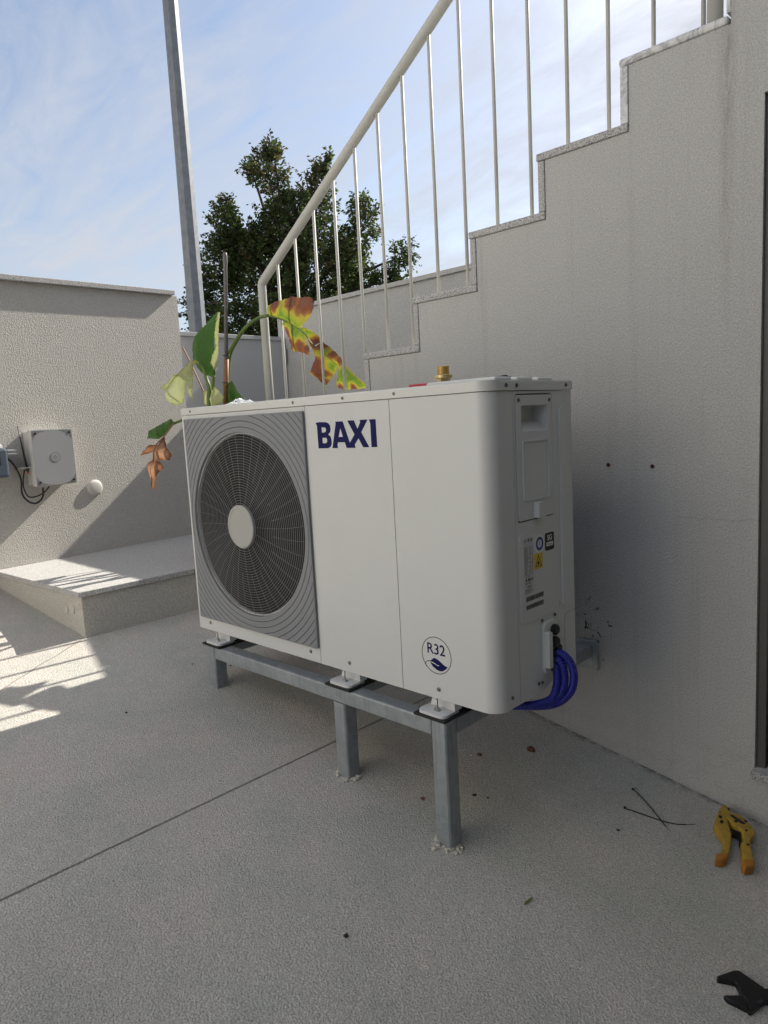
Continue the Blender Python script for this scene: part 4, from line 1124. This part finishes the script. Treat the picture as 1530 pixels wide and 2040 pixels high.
for i, pth in enumerate(paths):
    pth = [(1.262 + (a - 1.262) * ((0.66, 0.50, 0.30)[i] if a > 1.262 else 1.0), b, c) for a, b, c in pth]
    sp = smooth_path(pth, 24)
    # resample evenly so that the corrugation is regular
    acc = [0.0]
    for a, b in zip(sp, sp[1:]): acc.append(acc[-1] + (b - a).length)
    step = 0.0014
    P, R_ = [], []
    k = 0
    for q in range(int(acc[-1] / step)):
        d = q * step
        while acc[k + 1] < d: k += 1
        f = (d - acc[k]) / max(1e-9, acc[k + 1] - acc[k])
        P.append(to_world(*(sp[k].lerp(sp[k + 1], f))))
        R_.append((0.0086, 0.0102, 0.0107, 0.0102)[q % 4])
    o = tube("corrugated_conduit", P, 0.01, M['conduit'], None, 12, R_)
    tag(o, ["outermost blue corrugated conduit looping below the heat pump's cable entry", "middle blue corrugated conduit of the three under the cable entry", "innermost blue corrugated conduit of the three under the cable entry"][i], "conduit", "blue conduits below the cable entry")

# ---------------------------------------------------------------- things lying on the lid
HT = 0.5 + H
bf = empty("brass_fitting", to_world(0.957, 0.215, H))
bf.rotation_euler = (0, 0, 0.3)
tag(bf, "hexagonal brass pipe fitting standing on the heat pump's lid", "pipe fitting")
lathe("lower_hexagon", [(0.0185, 0.0), (0.0185, 0.027)], (0, 0, 0), (0, 0, 1), M['brass'], bf, 6, False)
lathe("collar", [(0.023, 0.0272), (0.0235, 0.029), (0.0235, 0.034), (0.022, 0.036)], (0, 0, 0), (0, 0, 1), M['brass'], bf, 24)
vs, fs = tube_geo([(0, 0, 0.0362 + 0.0011 * i) for i in range(21)], 0.016, 20, [0.0162 if i % 2 else 0.0150 for i in range(21)])
mesh("thread", vs, fs, M['brass'], bf)
def lidbox(name, u0, u1, v0, v1, h, mat, label, cat, rz=0.0):
    c = to_world((u0 + u1) / 2, (v0 + v1) / 2, H)
    o = box(name, (-(u1 - u0) / 2, -(v1 - v0) / 2, 0.0003), ((u1 - u0) / 2, (v1 - v0) / 2, h), mat, None, min(h * 0.4, 0.004))
    o.location = c; o.rotation_euler = (0, 0, rz)
    return tag(o, label, cat)
lidbox("red_strip", 0.845, 0.915, 0.200, 0.225, 0.0185, M['red_plastic'], "flat red plastic strip on the lid beside the brass fitting", "plastic strip", 0.05)
# a folded dark glove lying flat
vs, fs = [], []
nu, nv = 22, 8
for i in range(nu):
    for j in range(nv):
        a = i / (nu - 1); b = j / (nv - 1)
        hgt = 0.046 * (0.25 + 0.75 * a ** 2) * math.sin(math.pi * min(1, max(0, b))) ** 0.6 * (math.sin(math.pi * min(0.98, a + 0.02)) ** 0.35) * (0.8 + 0.35 * noise.noise(Vector((a * 7, b * 4, 2))))
        vs.append(to_world(0.99 + 0.165 * a, 0.20 + 0.07 * b, H + 0.0004 + max(0, hgt)))
for i in range(nu - 1):
    for j in range(nv - 1):
        fs.append((i * nv + j, (i + 1) * nv + j, (i + 1) * nv + j + 1, i * nv + j + 1))
gl = mesh("work_glove", vs, fs, M['dark_blue'], None, True)
tag(gl, "dark blue cloth lying flat on the lid behind its raised ribs", "cloth")
# crumpled clear film at the left end of the lid
vs, fs = [], []
nu, nv = 16, 12
for i in range(nu):
    for j in range(nv):
        a = i / (nu - 1); b = j / (nv - 1)
        h = 0.027 * math.sin(math.pi * a) ** 0.5 * math.sin(math.pi * b) ** 0.5 * (0.55 + 0.9 * abs(noise.noise(Vector((a * 6, b * 6, 5)))))
        vs.append(to_world(0.015 + 0.10 * a, 0.14 + 0.12 * b, H + 0.0005 + h))
for i in range(nu - 1):
    for j in range(nv - 1):
        fs.append((i * nv + j, (i + 1) * nv + j, (i + 1) * nv + j + 1, i * nv + j + 1))
tag(mesh("plastic_film", vs, fs, M['film']), "crumpled clear plastic film on the lid below the plant", "plastic film")

# ---------------------------------------------------------------- junction box on the boundary wall
jb = empty("junction_box", (on_wall(-0.70), -0.70, 1.09), math.atan(LWK))
tag(jb, "square grey plastic junction box screwed to the stucco boundary wall", "junction box")
Y0, Y1, Zb0, Zb1 = -0.0935, 0.0935, -0.126, 0.126
box("box_body", (0.0, Y0 + 0.004, Zb0 + 0.004), (0.060, Y1 - 0.004, Zb1 - 0.004), M['boxlight'], jb, 0.004)
lidp = plate("cover", [rrect(Y0, Zb0, Y1, Zb1, 0.006)], 0.0605, 0.100, M['boxgrey'], jb, frame=lambda a, b, d: (d, a, b))
rim = plate("rim", [rrect(Y0 - 0.003, Zb0 - 0.003, Y1 + 0.003, Zb1 + 0.003, 0.007), rrect(Y0 + 0.0003, Zb0 + 0.0003, Y1 - 0.0003, Zb1 - 0.0003, 0.006)[::-1]], 0.061, 0.0985, M['boxlight'], jb, frame=lambda a, b, d: (d, a, b))
for sy in (-1, 1):
    for sz in (-1, 1):
        pts_ = [(sy * 0.0905, sz * 0.123), (sy * 0.0905, sz * 0.085)]
        for q in range(1, 7):
            t_ = q / 6
            pts_.append((sy * (0.0905 - 0.058 * t_ ** 1.0 * (0.35 + 0.65 * t_)), sz * (0.085 + 0.038 * (1 - (1 - t_) ** 1.6))))
        plate("corner_relief", [pts_], 0.1002, 0.1008, M['boxcorner'], jb, frame=lambda a, b, d: (d, a, b))
        lathe("screw", [(0.0055, 0), (0.0055, 0.0012), (0.0015, 0.0012), (0.0012, 0.0002)], (0.1008, sy * 0.079, sz * 0.111), (1, 0, 0), M['gland'], jb, 12)
plate("embossed_disc", [circ(0.003, 0.0, 0.020, 32)], 0.1002, 0.1012, M['boxgrey'], jb, frame=lambda a, b, d: (d, a, b))
plate("embossed_ring", [circ(0.003, 0.0, 0.0225, 32), circ(0.003, 0.0, 0.0208, 32, True)], 0.1002, 0.1012, M['boxcorner'], jb, frame=lambda a, b, d: (d, a, b))
for a in range(4):
    ca, sa = math.cos(a * math.pi / 2 + 0.2), math.sin(a * math.pi / 2 + 0.2)
    plate("embossed_mark", [[(0.003 + ca * 0.004 - sa * 0.0012, sa * 0.004 + ca * 0.0012), (0.003 + ca * 0.010 - sa * 0.0022, sa * 0.010 + ca * 0.0022), (0.003 + ca * 0.010 + sa * 0.0022, sa * 0.010 - ca * 0.0022), (0.003 + ca * 0.004 + sa * 0.0012, sa * 0.004 - ca * 0.0012)]], 0.1014, 0.1018, M['boxcorner'], jb, frame=lambda a, b, d: (d, a, b))

an = empty("rod_antenna", (on_wall(-0.812), -0.812, 1.03), math.atan(LWK))
tag(an, "thin tapered black rod antenna clipped beside the junction box", "antenna")
tube("rod", [(0.06, -0.022, 0.21), (0.06, -0.012, 0.12), (0.06, -0.001, 0.022)], 0.004, M['cable'], an, 8, [0.0018, 0.0035, 0.0058])
lathe("boot", [(0.008, 0.0175), (0.008, 0.012), (0.004, 0.0)], (0.06, 0, 0), (0, 0, 1), M['cable'], an, 12)
lathe("red_tip", [(0.004, -0.0005), (0.0045, -0.005), (0.002, -0.008)], (0.06, 0.001, 0), (0, 0, 1), M['red_tip'], an, 10)
box("bracket", (0.001, -0.036, 0.0178), (0.072, 0.018, 0.0215), M['boxlight'], an, 0.0005, 1)

for nm, pth, lab, rr in (("cable", CAB1, "black cable drooping from the meter round to the box underside", 0.0042), ("cable", CAB2, "thinner black cable from the rod antenna into the box underside", 0.0030)):
    o = tube(nm, smooth_path(pth, 6), rr, M['cable'], None, 8)
    tag(o, lab, "cable")

mt = empty("water_meter", (on_wall(-0.94), -0.94, 1.09), math.atan(LWK))
tag(mt, "blue-grey plastic meter with a pipe clamp fixed to the wall", "meter")
bm = bmesh.new(); add_box(bm, (0.002, -0.09, -0.075), (0.10, 0.036, 0.055), 0.012, 3)
bm_obj("body", bm, M['meter'], mt)
lathe("cap", [(0.062, 0.0), (0.062, 0.010), (0.052, 0.022), (0.03, 0.024)], (0.05, -0.03, 0.0555), (0, 0, 1), M['boxgrey'], mt, 24)
box("clamp_jaw", (0.03, 0.0365, 0.036), (0.09, 0.086, 0.047), M['boxgrey'], mt, 0.003)
box("clamp_jaw", (0.03, 0.0365, 0.024), (0.09, 0.088, 0.031), M['boxgrey'], mt, 0.002)
box("window", (0.1003, -0.06, -0.02), (0.1025, 0.0, 0.02), M['dark'], mt, 0.002)

dm = empty("wall_cap", (on_wall(-0.470), -0.470, 0.920), math.atan(LWK))
tag(dm, "small round white plastic cap on the boundary wall under the junction box", "wall cap")
lathe("cover", [(0.040, 0.0002), (0.040, 0.006), (0.036, 0.0105), (0.026, 0.0135), (0.008, 0.0145)], (0, 0, 0), (1, 0, 0), M['dome'], dm, 32)
for sz in (-1, 1):
    lathe("screw", [(0.0035, 0.0), (0.0035, 0.0012)], (0.0105, 0.0, sz * 0.031), (0.9, 0, sz * 0.3), M['screw'], dm, 8)

# ---------------------------------------------------------------- potted plant with torn leaves
def leaf(name, polys, mat, parent, amp=0.012, seed=1, step=0.011, edge=0.05, tilt=0.0, spots=None):
    vs, fs, ed = [], [], []
    for pi, poly in enumerate(polys):
        P2 = [Vector((x, z)) for x, y, z in poly]
        Y = [y for x, y, z in poly]
        # refine and roughen the outline
        B, BY = [], []
        nP = len(P2)
        for i in range(nP):
            a, b = P2[i], P2[(i + 1) % nP]
            kk = max(1, int((b - a).length / step))
            for q in range(kk):
                f = q / kk
                p = a.lerp(b, f)
                if 0 < q: p += Vector((noise.noise(Vector((p.x * 60, p.y * 60, seed))), noise.noise(Vector((p.x * 60, p.y * 60, seed + 9))))) * 0.0035
                B.append(p); BY.append(Y[i] * (1 - f) + Y[(i + 1) % nP] * f)
        pts2 = list(B)
        x0, x1 = min(p.x for p in B), max(p.x for p in B); z0, z1 = min(p.y for p in B), max(p.y for p in B)
        def inside(p):
            c = False
            j = len(B) - 1
            for i in range(len(B)):
                if (B[i].y > p.y) != (B[j].y > p.y) and p.x < (B[j].x - B[i].x) * (p.y - B[i].y) / (B[j].y - B[i].y) + B[i].x: c = not c
                j = i
            return c
        z = z0
        while z < z1:
            x = x0
            while x < x1:
                p = Vector((x + random.uniform(-.3, .3) * step, z + random.uniform(-.3, .3) * step))
                if inside(p) and min((p - q).length for q in B) > step * 0.45: pts2.append(p)
                x += step
            z += step
        res = geometry.delaunay_2d_cdt(pts2, [], [list(range(len(B)))], 1, 1e-6)
        k = len(vs)
        for p in res[0]:
            d = min((p - q).length for q in B)
            wsum = ysum = 0.0
            for q, y in zip(B, BY):
                w = 1.0 / ((p - q).length_squared + 1e-5); wsum += w; ysum += w * y
            y = ysum / wsum
            y += amp * noise.noise(Vector((p.x * 9, p.y * 9, seed * 3.1 + pi))) * 1.6 - amp * 1.2 * min(1, d / 0.04) + 0.002 * math.sin((p.x * 0.8 + p.y) * 260)
            y += tilt * (p.y - z0)
            vs.append((p.x, y + pi * 0.003, p.y))
            if spots: ed.append(min(1.0, min(((p.x - sx_) ** 2 + (p.y - sz_) ** 2) ** 0.5 / sr_ for sx_, sz_, sr_ in spots), 0.62 + d / 0.02))
            else: ed.append(min(1.0, d / edge))
        for f in res[2]: fs.append(tuple(i + k for i in f))
    me = rawmesh(name, vs, fs, True)
    if len(me.vertices) == len(ed):
        a = me.attributes.new("edge", 'FLOAT', 'POINT'); a.data.foreach_set("value", ed)
    return link(name, me, mat, parent)

PX, PY = -1.58, -0.15
pl = empty("potted_plant", (0, 0, 0))
tag(pl, "tropical plant with torn, browning leaves behind the heat pump's left end", "plant")
lathe("pot", [(0.105, 0.0), (0.135, 0.22), (0.145, 0.222), (0.145, 0.25), (0.130, 0.25), (0.125, 0.235)], (PX, PY, 0.5995), (0, 0, 1), M['terracotta'], pl, 32)
lathe("soil", [(0.124, 0.20), (0.120, 0.232), (0.03, 0.238)], (PX, PY, 0.5995), (0, 0, 1), M['soil'], pl, 24)
root = lambda dx_, dy_: (PX + dx_, PY + dy_, 0.83)
def stalk(pts, base_, r0, r1, mat=None, nm="stalk"):
    P = smooth_path(list(pts) + [base_], 6)
    tube(nm, P, r0, mat or M['stalk'], pl, 8, [r1 + (r0 - r1) * i / (len(P) - 1) for i in range(len(P))])
stalk(STALK_A, root(0.0, 0.0), 0.012, 0.006)
stalk(STALK_B, root(0.03, -0.02), 0.012, 0.005)
stalk(STALK_C[:7][::-1], root(-0.03, 0.05), 0.013, 0.007)
tube("midrib", smooth_path([STALK_C[6]] + MIDRIB, 5), 0.0035, M['stalk'], pl, 6, [0.005 - 0.004 * i / 30 for i in range(31)])
stalk(STALK_D, root(-0.03, -0.03), 0.009, 0.005)
leaf("leaf", LEAF_TORN, M['leaf_torn'], pl, 0.014, 2, 0.010, 0.055, 0.0, TORN_SPOTS)["label"] = "torn yellow and red leaf draped through the railing"
leaf("leaf", LEAF_UPRIGHT, M['leaf_green'], pl, 0.008, 5, 0.012, 0.05)
leaf("leaf_fold", LEAF_UPRIGHT_FOLD, M['leaf_pale_lit'], pl, 0.006, 6, 0.010, 0.05)  # paler colour imitates the folded side of the leaf catching light
leaf("leaf", LEAF_PALE, M['leaf_pale_lit'], pl, 0.016, 8, 0.011, 0.05)["label"] = "pale drooping leaf"
leaf("leaf", LEAF_DEAD[:1], M['leaf_green'], pl, 0.012, 11, 0.011, 0.05)
leaf("leaf", LEAF_DEAD[1:], M['leaf_dead'], pl, 0.018, 12, 0.011, 0.05)["label"] = "withered brown hanging leaf"
tube("dry_rib", smooth_path(DEADRIB, 4), 0.003, M['stake_brown'], pl, 6)
leaf("leaf", LEAF_SMALL, M['leaf_pale_lit'], pl, 0.012, 14, 0.011, 0.05)
leaf("leaf", LEAF_ROUND, M['leaf_green'], pl, 0.010, 15, 0.011, 0.05)
tube("dry_twig", smooth_path(list(TWIG) + [(-1.70, -0.12, 0.83)], 4), 0.004, M['stake_brown'], pl, 7)
sk = empty("plant_stake", (0, 0, 0))
tag(sk, "thin grey plant stake with a brown cane lower half, tied to the plant", "stake")
tube("upper_rod", [(-1.483, -0.13, 1.94), (-1.485, -0.13, 1.925), (-1.486, -0.13, 1.905), (-1.490, -0.13, 1.87), (-1.537, -0.13, 1.488)], 0.008, M['stake_grey'], sk, 10, [0.0080, 0.0098, 0.0098, 0.0082, 0.0086])
tube("lower_cane", [(-1.5372, -0.13, 1.4875), (-1.556, -0.13, 1.38), (-1.557, -0.13, 1.376), (-1.558, -0.13, 1.370), (-1.650, -0.13, 0.83)], 0.0115, M['stake_brown'], sk, 10, [0.0112, 0.0112, 0.0128, 0.0112, 0.0115])
for zz, xx in ((1.503, -1.535), (1.385, -1.5555)):
    tube("tie", [(xx + 0.014 * math.cos(a * math.pi / 6), -0.13 + 0.014 * math.sin(a * math.pi / 6), zz + 0.001 * math.sin(a)) for a in range(12)], 0.0022, M['cable'], sk, 6, None, True)

# small weed growing on a tread beside a riser
wd = empty("weed", (tx(3) - 0.014, 0.05, tz(2)))
tag(wd, "tiny green weed sprouting where a stair tread meets its riser", "weed")
rw = random.Random(5)
vs, fs = [], []
for i in range(34):
    a = rw.uniform(0, 6.28); l_ = rw.uniform(0.008, 0.018); h = rw.uniform(0.002, 0.045)
    c = Vector((rw.gauss(0, .004), rw.gauss(0, .006), h)); d = Vector((math.cos(a) * 0.5, math.sin(a), rw.uniform(0.2, 1))).normalized(); s_ = d.cross(Vector((0, 0, 1))).normalized() * l_ * 0.3
    k = len(vs); vs += [c, c + d * l_ * .5 + s_, c + d * l_, c + d * l_ * .5 - s_]; fs.append((k, k + 1, k + 2, k + 3))
lf = mesh("leaves", vs, fs, M['leaf_green'], wd)
tube("stem", [(0, 0, 0), (0.002, 0, 0.045)], 0.0012, M['stalk'], wd, 5)

# ---------------------------------------------------------------- tools and litter on the ramp
SL = math.atan(FB)
def floor_obj(name, org_x, org_y, lift=0.0):
    e = empty(name, (org_x, org_y, fz(org_x) + lift))
    e.rotation_euler = (0, -SL, 0)
    return e
def loc2(pts, ox, oy):
    k = 1.0 / math.cos(SL)
    return [((p[0] - ox) * k, p[1] - oy) for p in pts]
XY = lambda a, b, d: (a, b, d)
def bevplate(name, loop, d0, d1, mat, parent, bev=0.004):
    o = plate(name, [loop], d0, d1, mat, parent, XY)
    bm = bmesh.new(); bm.from_mesh(o.data)
    bmesh.ops.remove_doubles(bm, verts=bm.verts, dist=1e-5)
    bmesh.ops.dissolve_limit(bm, angle_limit=0.02, verts=bm.verts, edges=bm.edges)
    es = [e for e in bm.edges if len(e.link_faces) == 2 and e.calc_face_angle(0) > 1.2 and max(v.co.z for v in e.verts) - min(v.co.z for v in e.verts) < 1e-5 and e.verts[0].co.z > (d0 + d1) / 2]
    bmesh.ops.bevel(bm, geom=es, offset=bev, segments=3, affect='EDGES', profile=0.6)
    bmesh.ops.triangulate(bm, faces=[f for f in bm.faces if len(f.verts) > 4])
    bm.to_mesh(o.data); bm.free()
    shade_auto(o, 50)
    return o
cx_, cy_ = 0.64, -0.15
ct = floor_obj("pipe_cutter", cx_, cy_, 0.001)
tag(ct, "worn yellow ratchet pipe cutter lying near the foot of the wall", "pipe cutter")
bevplate("left_handle", loc2(CUT_LEFT, cx_, cy_), 0.001, 0.021, M['yellow_tool'], ct, 0.005)
bevplate("right_handle", loc2(CUT_RIGHT, cx_, cy_), 0.002, 0.0235, M['yellow_tool'], ct, 0.005)
bevplate("blade", loc2(CUT_BLADE, cx_, cy_), 0.006, 0.014, M['tool_black'], ct, 0.001)
bevplate("slot", loc2(CUT_SLOT, cx_, cy_), 0.0232, 0.0242, M['tool_black'], ct, 0.0003)
bevplate("spring", loc2(CUT_SPRING, cx_, cy_), 0.004, 0.013, M['tool_black'], ct, 0.002)
for cp_ in CUT_CAPS:
    lp = loc2(cp_, cx_, cy_); mxx = sum(p[0] for p in lp) / len(lp); myy = sum(p[1] for p in lp) / len(lp)
    bevplate("grip_cap", [(mxx + (a - mxx) * 1.06, myy + (b - myy) * 1.06) for a, b in lp], 0.0005, 0.0252, M['orange_grip'], ct, 0.005)
CQ = lambda x, y: (x, y)
for (a, b, r) in ((0.588, -0.100, 0.0042), (0.598, -0.118, 0.0042), (0.623, -0.088, 0.0048), (0.655, -0.105, 0.0032), (0.676, -0.160, 0.0034), (0.641, -0.0665, 0.004)):
    lathe("rivet", [(r, 0.0), (r, 0.0252), (r * 0.6, 0.0262)], ((a - cx_) / math.cos(SL), b - cy_, 0.0), (0, 0, 1), M['tool_black'], ct, 12)

wx, wy = 0.83, -0.60
wr = floor_obj("adjustable_wrench", wx, wy, 0.001)
tag(wr, "black wide-jaw adjustable wrench lying on the ramp", "wrench")
bevplate("body", loc2(WR_TOP, wx, wy), 0.0, 0.012, M['tool_black'], wr, 0.0028)
bevplate("lower_jaw", loc2(WR_JAW, wx, wy), 0.0, 0.0108, M['tool_black'], wr, 0.0028)
lathe("worm_screw", [(0.0065, -0.010)] + [(0.0065 if i % 2 else 0.005, -0.010 + 0.002 * i) for i in range(1, 10)] + [(0.0065, 0.010)], (0.0115, -0.0085, 0.0075), (0.4, 1, 0), M['tool_black'], wr, 14)

for pth, lab in ((ZIP_A, "black cable tie lying crossways over another on the ramp, shorter one"), (ZIP_B, "longer curved black cable tie lying on the ramp near the wall")):
    zt_ = empty("cable_tie", (pth[0][0], pth[0][1], pth[0][2]))
    tag(zt_, lab, "cable tie")
    lift = 0.0032 if pth is ZIP_A else 0.0014
    P = [Vector(p) - Vector(pth[0]) + Vector((0, 0, lift)) for p in smooth_path(pth, 6)]
    nP = len(P)
    tube("strap", P, 0.0013, M['cable'], zt_, 6, [0.0015 if i < nP - 4 else 0.0008 for i in range(nP)])
    box("head", (-0.003, -0.003, 0.0004), (0.003, 0.003, 0.006), M['cable'], zt_, 0.0008, 1)

def crumb(name, x, y, s, mat, label, cat, group=None, seed=0):
    bm = bmesh.new()
    bmesh.ops.create_icosphere(bm, subdivisions=2, radius=1.0)
    for v in bm.verts:
        n_ = noise.noise(v.co * 1.7 + Vector((seed * 3.7, seed, 1))) + 0.5 * noise.noise(v.co * 4.1 + Vector((seed, 2, seed)))
        v.co = v.co * (1 + 0.75 * n_)
        v.co.x *= 1.25
        v.co.z = max(v.co.z * 0.7, -0.35)
        v.co *= s
    o = bm_obj(name, bm, mat, None)
    o.location = (x, y, fz(x) + s * 0.34)
    return tag(o, label, cat, group)
crumb("brick_fragment", 0.069, -0.205, 0.011, M['brick'], "largest red brick fragment on the ramp behind the stand", "brick fragment", None, 1)
crumb("brick_fragment", -0.017, -0.354, 0.006, M['brick'], "small red brick fragment under the heat pump", "brick fragment", None, 2)
crumb("brick_fragment", 0.009, -0.643, 0.005, M['brick'], "red brick speck beside the stand's right front leg", "brick fragment", None, 3)
crumb("stone_chip", -0.03, -0.375, 0.004, M['mortar'], "pale stone chip under the heat pump", "stone chip", None, 4)
for i, (x, y, s, lab) in enumerate((
        (0.09, -0.52, 0.005, "dark pebble on the ramp just behind the stand's right front leg"),
        (0.198, -1.101, 0.0045, "lone dark pebble on the open ramp well in front of the stand"),
        (0.12, -0.50, 0.003, "smaller speck of grit right next to the dark pebble by the right leg"),
        (-0.93, -0.62, 0.003, "tiny dark pebble beside the stand's left leg"),
        (-0.86, -1.05, 0.004, "dark pebble on the shaded ramp in front of the stand's left leg"),
        (-1.02, -0.72, 0.003, "tiny dark pebble between the landing step and the stand's left leg"),
        (0.42, -0.34, 0.0035, "dark pebble on the ramp below the crossed cable ties"))):
    crumb("pebble", x, y, s, M['tool_black'], lab, "pebble", "dark pebbles on the ramp", 10 + i)
lv = []
rl2 = random.Random(4)
# dry leaf
P = [(0.397, -0.748), (0.401, -0.738), (0.402, -0.722), (0.399, -0.712), (0.3965, -0.722), (0.395, -0.738)]
dl = plate("dry_leaf", [[(a - 0.398, b + 0.73) for a, b in P]], 0.002, 0.0026, M['stalk'], None, XY)
dl.location = (0.398, -0.73, fz(0.398) + 0.0015); dl.rotation_euler = (0.1, -SL, 0)
tag(dl, "small narrow yellow-green leaf lying alone on the ramp", "leaf")
# mortar crumbs round the feet of two legs
cm = MB()
for u in (0.705, 1.063):
    for i in range(60):
        s = rl2.random()
        side = rl2.choice((0, 1, 2))
        if side == 0: a, b = u + TB * s, VF - abs(rl2.gauss(0.006, 0.007))
        elif side == 1: a, b = u + TB + abs(rl2.gauss(0.006, 0.007)), VF + TB * s
        else: a, b = u - abs(rl2.gauss(0.003, 0.005)), VF + TB * s
        c = to_world(a, b, 0); r_ = rl2.uniform(0.002, 0.0058)
        bm = bmesh.new(); bmesh.ops.create_icosphere(bm, subdivisions=1, radius=r_)
        vs = [v.co * rl2.uniform(0.75, 1.2) + Vector((c.x, c.y, fz(c.x) + r_ * 0.5)) for v in bm.verts]
        bm.verts.index_update()
        cm.add((vs, [tuple(v.index for v in f.verts) for f in bm.faces])); bm.free()
tag(cm.build("mortar_crumbs", M['mortar']), "pale mortar crumbs gathered round the stand's legs", "mortar crumbs", kind="stuff")
